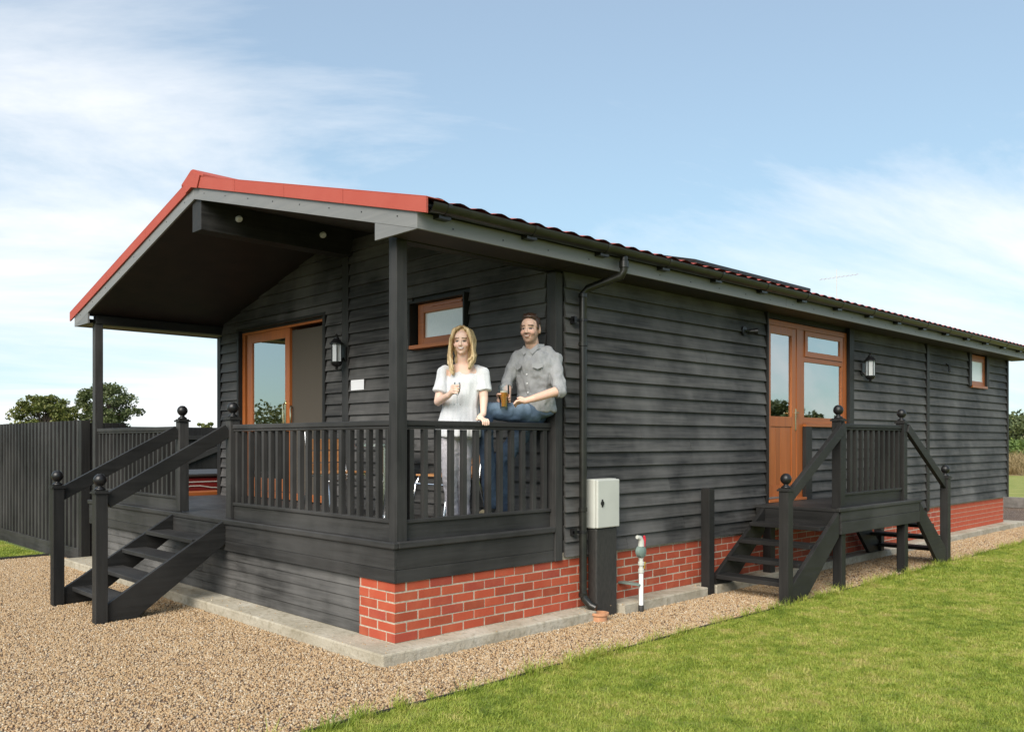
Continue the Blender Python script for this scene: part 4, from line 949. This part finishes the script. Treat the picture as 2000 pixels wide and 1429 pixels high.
# collar, placket with buttons, pocket flaps, belt
a_, f_, u_ = mf; nb_ = px(1041, 680, 7.47)
cm = MB()
for s in (-1, 1):
    b = nb_+f_*.075+u_*-.03; p0 = b+a_*s*.008; cm.add([p0, p0+a_*s*.062+u_*.058-f_*.035, p0+a_*s*.075+u_*.012-f_*.012, p0+a_*s*.036-u_*.034+f_*.016], [(0, 1, 2, 3)])
    cm.add([p0+a_*s*.062+u_*.058-f_*.035, p0+a_*s*.085+u_*.06-f_*.10, p0+a_*s*.092+u_*.015-f_*.09, p0+a_*s*.075+u_*.012-f_*.012], [(0, 1, 2, 3)])
co = cm.build('collar', None, mn); co.data.materials.append(MATS['grey_cloth'] if 'grey_cloth' in MATS else None); so2 = co.modifiers.new('t', 'SOLIDIFY'); so2.thickness = .006
for i in range(5):
    c = tor[-1][0].lerp(tor[1][0], .16+i*.19); dd = [.075, .125, .142, .142, .136][i]; c = c+f_*(dd+.006); 
    part(MB().tube([c-f_*.004, c+f_*.003], .0065, 10), 'button', 'white_plastic', 0, mn)
for s in (-1, 1):
    c = px(1046, 717, 7.48)+a_*s*.085+f_*(.122); n0 = (f_+a_*s*.55).normalized(); q = n0.cross(u_).normalized()
    part(MB().add([c+q*.045+n0*.018+u_*.02, c-q*.045+n0*.018+u_*.02, c-q*.045+n0*.02-u_*.012, c+n0*.024-u_*.03, c+q*.045+n0*.02-u_*.012], [(0, 1, 2, 3, 4)]), 'pocket_flap', 'grey_cloth', 0, mn)
fl = Flesh()
d1 = Vector((-.75, -.1, -.25)).normalized(); fl.limb([an1, an1+Vector((0, 0, -.045)), an1+Vector((0, 0, -.05))+d1*.17], [.044, .044, .036])
d2 = Vector((-.9, -.05, 0)); b2 = Vector((an2.x, an2.y, .873)); fl.limb([an2, b2, b2+d2*.17], [.044, .042, .036])
inst('shoes', fl.mesh('shoes', .007, 'cloth', lambda p: (.40, .33, .20) if (p.z < .853 or ((p-an1).length < .25 and (p-an1).dot(Vector((-.32, 0, -.95))) > .068)) else (.035, .035, .03)), mn, (0, 0, 0))
fl = Flesh(); P = lambda x, y, z: hc2+(ha2*x+hu2*y+hf2*z)*K2
fl.ell(P(0, .052, -.020), (.079, .094, .078), (ha2, hf2, hu2)); fl.ell(P(0, .098, .040), (.052, .036, .024), (ha2, hf2, hu2)); fl.ell(P(0, .0, -.055), (.076, .055, .075), (ha2, hf2, hu2))
for i in range(70):
    t, q = rs.uniform(-1, 1), rs.uniform(-1, 1); fl.ell(P(t*.058, .108-.028*t*t-.012*q*q+rs.uniform(-.004, .012)+(.012 if q > 0 else 0), .062*q-.016), (.014, .014, .013), (ha2, hf2, hu2))
for s in (-1, 1): fl.ell(P(s*.072, .018, .02), (.010, .02, .034), (ha2, hf2, hu2))
inst('hair', fl.mesh('hair', .006, 'hair', lambda p: mixc((.022, .012, .008), (.085, .042, .024), .5+.5*noise.noise(p*55)), .003, (60, 60, 60), 2), mn, (0, 0, 0))
pg = thing('pint_glass', 'pint glass of amber beer held by the seated man above his knee', 'glass', gc)
gb = gc+Vector((0, 0, -.085))
q_ = lambda pr: [(r*1.12, z*1.2) for r, z in pr]
part(MB().lathe(q_([(.029, 0), (.030, .01), (.034, .06), (.042, .10), (.0425, .115), (.041, .165), (.0395, .165), (.041, .112), (.032, .06), (.027, .014), (.0, .012)]), gb, 22), 'glass', 'drink_glass', 0, pg, True)
part(MB().lathe(q_([(.026, .0145), (.031, .06), (.0395, .10), (.0392, .112)]), gb, 22), 'beer', 'beer', 0, pg, True)
part(MB().lathe(q_([(.0392, .1125), (.0392, .12), (.03, .123)]), gb, 22), 'foam', 'beer_foam', 0, pg, True)

# ---------------------------------------------------------------- trees and hedges
def leaves(m, c, rad, n, size, rnd, squash=1.0, hollow=.35):
    for i in range(n):
        while True:
            d = Vector((rnd.uniform(-1, 1), rnd.uniform(-1, 1), rnd.uniform(-1, 1)))
            if hollow < d.length < 1: break
        p = c+Vector((d.x*rad, d.y*rad, d.z*rad*squash)); s = size*rnd.uniform(.6, 1.3)
        a = Vector((rnd.gauss(0, 1), rnd.gauss(0, 1), rnd.gauss(0, 1))).normalized(); b = a.orthogonal().normalized()
        if rnd.random() < .5: b = a.cross(b)
        m.add([p-a*s*.5, p+b*s*.3, p+a*s*.5, p-b*s*.3], [(0, 1, 2, 3)])
def lfattr(me, rnd):
    at = me.color_attributes.new('lf', 'FLOAT_COLOR', 'CORNER'); d = []
    for p in me.polygons:
        r = rnd.random()
        for _ in p.vertices: d += [r, r, r, 1]
    at.data.foreach_set('color', d)
def tree(name, label, base, H, rad, mat, seed, group, nclump=34, leafs=80, size=.34, low=.3):
    rnd = random.Random(seed); t = thing(name, label, 'tree', base, group); b = Vector(base)
    tr = MB(); tr.tube([b, b+Vector((rnd.uniform(-.1, .1), rnd.uniform(-.1, .1), H*.3)), b+Vector((rnd.uniform(-.3, .3), rnd.uniform(-.3, .3), H*.75))], [H*.035, H*.026, H*.008], 8)
    lv = MB()
    for i in range(nclump):
        ang = rnd.uniform(0, 6.283); hh = rnd.uniform(low, 1)**.9; prof = math.sin(math.pi*min(1, (hh-low*.6)/(1.06-low*.6))*.93+.12)**.75
        rr = rad*prof*rnd.uniform(.35, .95); c = b+Vector((math.cos(ang)*rr, math.sin(ang)*rr, H*(hh*.93)))
        leaves(lv, c, rad*rnd.uniform(.12, .26), leafs, size, rnd, .7, .1)
        if i % 2 == 0: tr.tube([b+Vector((0, 0, H*rnd.uniform(.22, .5))), c.lerp(b+Vector((0, 0, H*.5)), .5), c], [H*.012, H*.008, H*.003], 5)
    part(tr, 'trunk', 'bark', 0, t); o = part(lv, 'crown', mat, 0, t); lfattr(o.data, rnd); return t
def gp(u, D): p = px(u, HOR, D); return (p.x, p.y, -.03)
tree('broadleaf_tree', 'rounded olive-green tree behind the slatted fence, the lower of the pair', gp(84, 88), 6.5, 3.1, 'leaf_olive', 11, 'trees beyond the fence', 95, 85, .30)
tree('broadleaf_tree', 'taller dark green tree behind the porch post and slatted fence', gp(208, 92), 8.1, 3.5, 'leaf_dark', 12, 'trees beyond the fence', 110, 85, .30)
tree('broadleaf_tree', 'dark green tree beyond the fence joining the rounded tree to the taller one', gp(150, 96), 6.0, 2.2, 'leaf_olive', 18, 'trees beyond the fence', 50, 85, .30)
for u, s in ((396, 15), (413, 16)):
    tree('distant_bush', 'small distant bush just visible above the board fence through the porch', gp(u, 120), 4.4, 1.5, 'leaf_olive', s, 'distant bushes through the porch', 14, 60, .4, .1)
def bush(name, label, base, H, rad, mat, seed, group, n=26, leafs=120, size=.3):
    rnd = random.Random(seed); t = thing(name, label, 'bush', base, group); b = Vector(base); lv = MB(); tr = MB()
    for i in range(n):
        a = rnd.uniform(0, 6.283); r = rad*math.sqrt(rnd.random())*.85; h = H*rnd.uniform(.12, .9)*(1-.35*(r/rad)**2)
        c = b+Vector((math.cos(a)*r, math.sin(a)*r, h)); leaves(lv, c, rad*.3, leafs, size, rnd, .8, .0)
        if i % 3 == 0: tr.tube([b+Vector((0, 0, -.05)), b.lerp(c, .5)+Vector((0, 0, .1)), c], [.07, .05, .015], 5)
    part(tr, 'stems', 'bark', 0, t); o = part(lv, 'foliage', mat, 0, t); lfattr(o.data, rnd); return t
HL = ('dense dark green tree in the hedge line showing beside the lodge end corner', 'larger dark green hedge tree to the right of the lodge end, behind the brambles', 'tallest dark green tree of the hedge line, right of the lodge end', 'dark green hedge tree hidden mostly behind the lodge end')
for i, (u, D, h, rd, mt) in enumerate(((1978, 78, 4.3, 3.0, 'leaf_dark'), (2010, 84, 4.9, 3.4, 'leaf_dark'), (2050, 80, 5.2, 3.6, 'leaf_dark'), (1940, 86, 4.6, 3.4, 'leaf_dark'))):
    bush('hedge_tree', HL[i], gp(u, D), h, rd, mt, 30+i, 'hedge line beyond the lodge')
for i, (u, D, h, rd) in enumerate(((1985, 66, 1.7, 2.4), (2040, 67, 1.8, 2.6), (1945, 68, 1.7, 2.4))):
    bush('bramble', 'bright green bramble patch at the foot of the hedge line', gp(u, D), h, rd, 'leaf_fresh', 40+i, 'brambles at the hedge foot', 18, 100, .26)
# vegetation beside and behind the viewpoint, seen only as reflections in the panes
for i, (x, y, h, rd) in enumerate(((54, -27, 4.6, 3.6), (60, -22, 4.4, 3.6), (47, -29, 4.0, 3.2), (66, -32, 5.0, 4.0), (57, -17, 4.9, 3.2))):
    tree('field_tree', 'leafy tree across the lawn mirrored in the oak side door panes', (x, y, -.03), h, rd, 'leaf_dark', 50+i, 'trees mirrored in the side door', 36, 90, .4, .12)
for i, (x, y, h, rd) in enumerate(((-14, 44, 4.3, 4.0), (-20, 42, 4.6, 4.0), (-9, 46, 4.2, 3.8), (-26, 40, 4.4, 4.2), (-4, 48, 4.3, 3.8))):
    bush('field_bush', 'olive field bush mirrored in the sliding door pane', (x, y, -.03), h, rd, 'leaf_olive', 60+i, 'bushes mirrored in the sliding door', 46, 110, .26)

# ---------------------------------------------------------------- scattered pebbles and grass
def scatter(name, quads, protos, density, smin, smax, seed, label, cat, upright=False):
    c = bpy.data.collections.new(name+'_source')
    for i, me in enumerate(protos): c.objects.link(bpy.data.objects.new(name+'_source', me))
    m = MB()
    for q in quads: m.add(q, [tuple(range(len(q)))])
    o = m.build(name, None); t = bpy.data.node_groups.new(name, 'GeometryNodeTree')
    t.interface.new_socket('Geometry', in_out='INPUT', socket_type='NodeSocketGeometry'); t.interface.new_socket('Geometry', in_out='OUTPUT', socket_type='NodeSocketGeometry')
    n = t.nodes.new; l = t.links.new
    gi, go = n('NodeGroupInput'), n('NodeGroupOutput'); dp_ = n('GeometryNodeDistributePointsOnFaces'); dp_.inputs['Density'].default_value = density; dp_.inputs['Seed'].default_value = seed
    ci = n('GeometryNodeCollectionInfo'); ci.inputs['Collection'].default_value = c; ci.inputs['Separate Children'].default_value = True; ci.inputs['Reset Children'].default_value = True
    ip = n('GeometryNodeInstanceOnPoints'); ip.inputs['Pick Instance'].default_value = True
    rv = n('FunctionNodeRandomValue'); rv.data_type = 'FLOAT_VECTOR'; tau = 6.283
    k = .25 if upright else tau
    rv.inputs[0].default_value = (-k, -k, -tau); rv.inputs[1].default_value = (k, k, tau)
    sv = n('FunctionNodeRandomValue'); sv.data_type = 'FLOAT'; sv.inputs[2].default_value = smin; sv.inputs[3].default_value = smax; sv.inputs['Seed'].default_value = seed+5
    l(gi.outputs[0], dp_.inputs[0]); l(dp_.outputs[0], ip.inputs['Points']); l(ci.outputs[0], ip.inputs['Instance'])
    l(rv.outputs[0], ip.inputs['Rotation']); l(sv.outputs[1], ip.inputs['Scale']); l(ip.outputs[0], go.inputs[0])
    md = o.modifiers.new('scatter', 'NODES'); md.node_group = t; o['kind'] = 'stuff'; tag(o, label, cat); return o
def pebble(seed):
    rnd = random.Random(seed); bm = bmesh.new(); bmesh.ops.create_icosphere(bm, subdivisions=1, radius=1)
    sx, sy, sz = 1, rnd.uniform(.65, .95), rnd.uniform(.45, .7)
    for v in bm.verts: v.co = Vector((v.co.x*sx, v.co.y*sy, v.co.z*sz))*(1+rnd.uniform(-.16, .16))
    me = bpy.data.meshes.new('pebble'); bm.to_mesh(me); bm.free(); me.materials.append(MATS['pebble']); return me
peb = [pebble(i) for i in range(6)]
def rect(x0, x1, y0, y1, z): return [(x0, y0, z), (x1, y0, z), (x1, y1, z), (x0, y1, z)]
scatter('gravel', [rect(2.05, 2.435, -.215, -.008, .004), rect(3.81, 3.955, -.215, -.008, .004), rect(-4.6, -.262, -1.02, 7.85, .004), rect(-.262, 5.5, -1.02, -.216, .004), rect(-.262, -.0, 6.73, 7.85, .004)], peb, 5600, .005, .0104, 1, 'loose tan and brown gravel stones around the lodge footing', 'gravel')
scatter('gravel', [rect(5.5, 19, -1.02, -.216, .004)], peb, 2400, .006, .012, 2, 'loose tan gravel stones along the far half of the lodge wall', 'gravel')
scatter('gravel', [rect(-.25, 5.5, -.205, -.01, .092), rect(-.25, -.02, -.01, 6.6, .092)], peb, 45, .004, .008, 9, 'few stray gravel stones lying on the concrete footing', 'gravel')
def tuft(seed, n, h, spread, wd, mat):
    rnd = random.Random(seed); m = MB()
    for i in range(n):
        a = rnd.uniform(0, 6.283); r = spread*math.sqrt(rnd.random()); b = Vector((math.cos(a)*r, math.sin(a)*r, -.004)); d = Vector((rnd.gauss(0, 1), rnd.gauss(0, 1), 0)).normalized()
        hh = h*rnd.uniform(.5, 1.15); s = d.cross(Vector((0, 0, 1)))*wd; le = rnd.uniform(.4, 1.5)*hh; k1_ = b+d*le*.35+Vector((0, 0, hh*.6)); k2_ = b+d*le+Vector((0, 0, hh))
        m.add([b-s, b+s, k1_+s*.8, k1_-s*.8, k2_], [(0, 1, 2, 3), (3, 2, 4)])
    return m.mesh('grass_tuft', mat)
tf = [tuft(i, 24, .019, .045, .0017, 'grass_blade') for i in range(5)]
scatter('lawn_grass', [[(-3.2, -1.055, .006), (-2.4, -3.6, .006), (1.0, -5.2, .006), (6, -4.0, .006), (6, -1.055, .006)]], tf, 1500, .7, 1.35, 3, 'short green lawn grass in front of the long wall', 'grass', True)
scatter('lawn_grass', [[(6, -1.055, .006), (6, -4.0, .006), (16, -2.6, .006), (16, -1.055, .006)]], tf, 700, .9, 1.7, 4, 'short green lawn grass beyond the side landing', 'grass', True)
tf2 = [tuft(20+i, 14, .075, .03, .0019, 'grass_blade') for i in range(4)]
er = random.Random(5); eq = []; ex = -2.4
while ex < 13:
    ln = er.uniform(.08, .5); dp2 = er.uniform(.02, .10); eq.append(rect(ex, ex+ln, -1.04-dp2, -1.035+er.uniform(-.01, .02), .004)); ex += ln+abs(er.gauss(0, .10))
scatter('edge_grass', eq, tf2, 620, .4, 1.5, 6, 'longer grass fringe overhanging the lawn edging', 'grass', True)
scatter('lawn_grass', [[(-3, 7.91, .008), (-.16, 7.91, .008), (-.16, 12, .008), (-3, 12, .008)]], tf, 700, .8, 1.5, 7, 'short green grass patch in front of the slatted fence', 'grass', True)
tf3 = [tuft(40+i, 24, .9, .35, .02, 'meadow_blade') for i in range(4)]
scatter('meadow_grass', [rect(40.5, 64, 4, 30, .016)], tf3, 3, .6, 1.1, 8, 'tall dry tan meadow grass beyond the far kerb', 'grass', True)
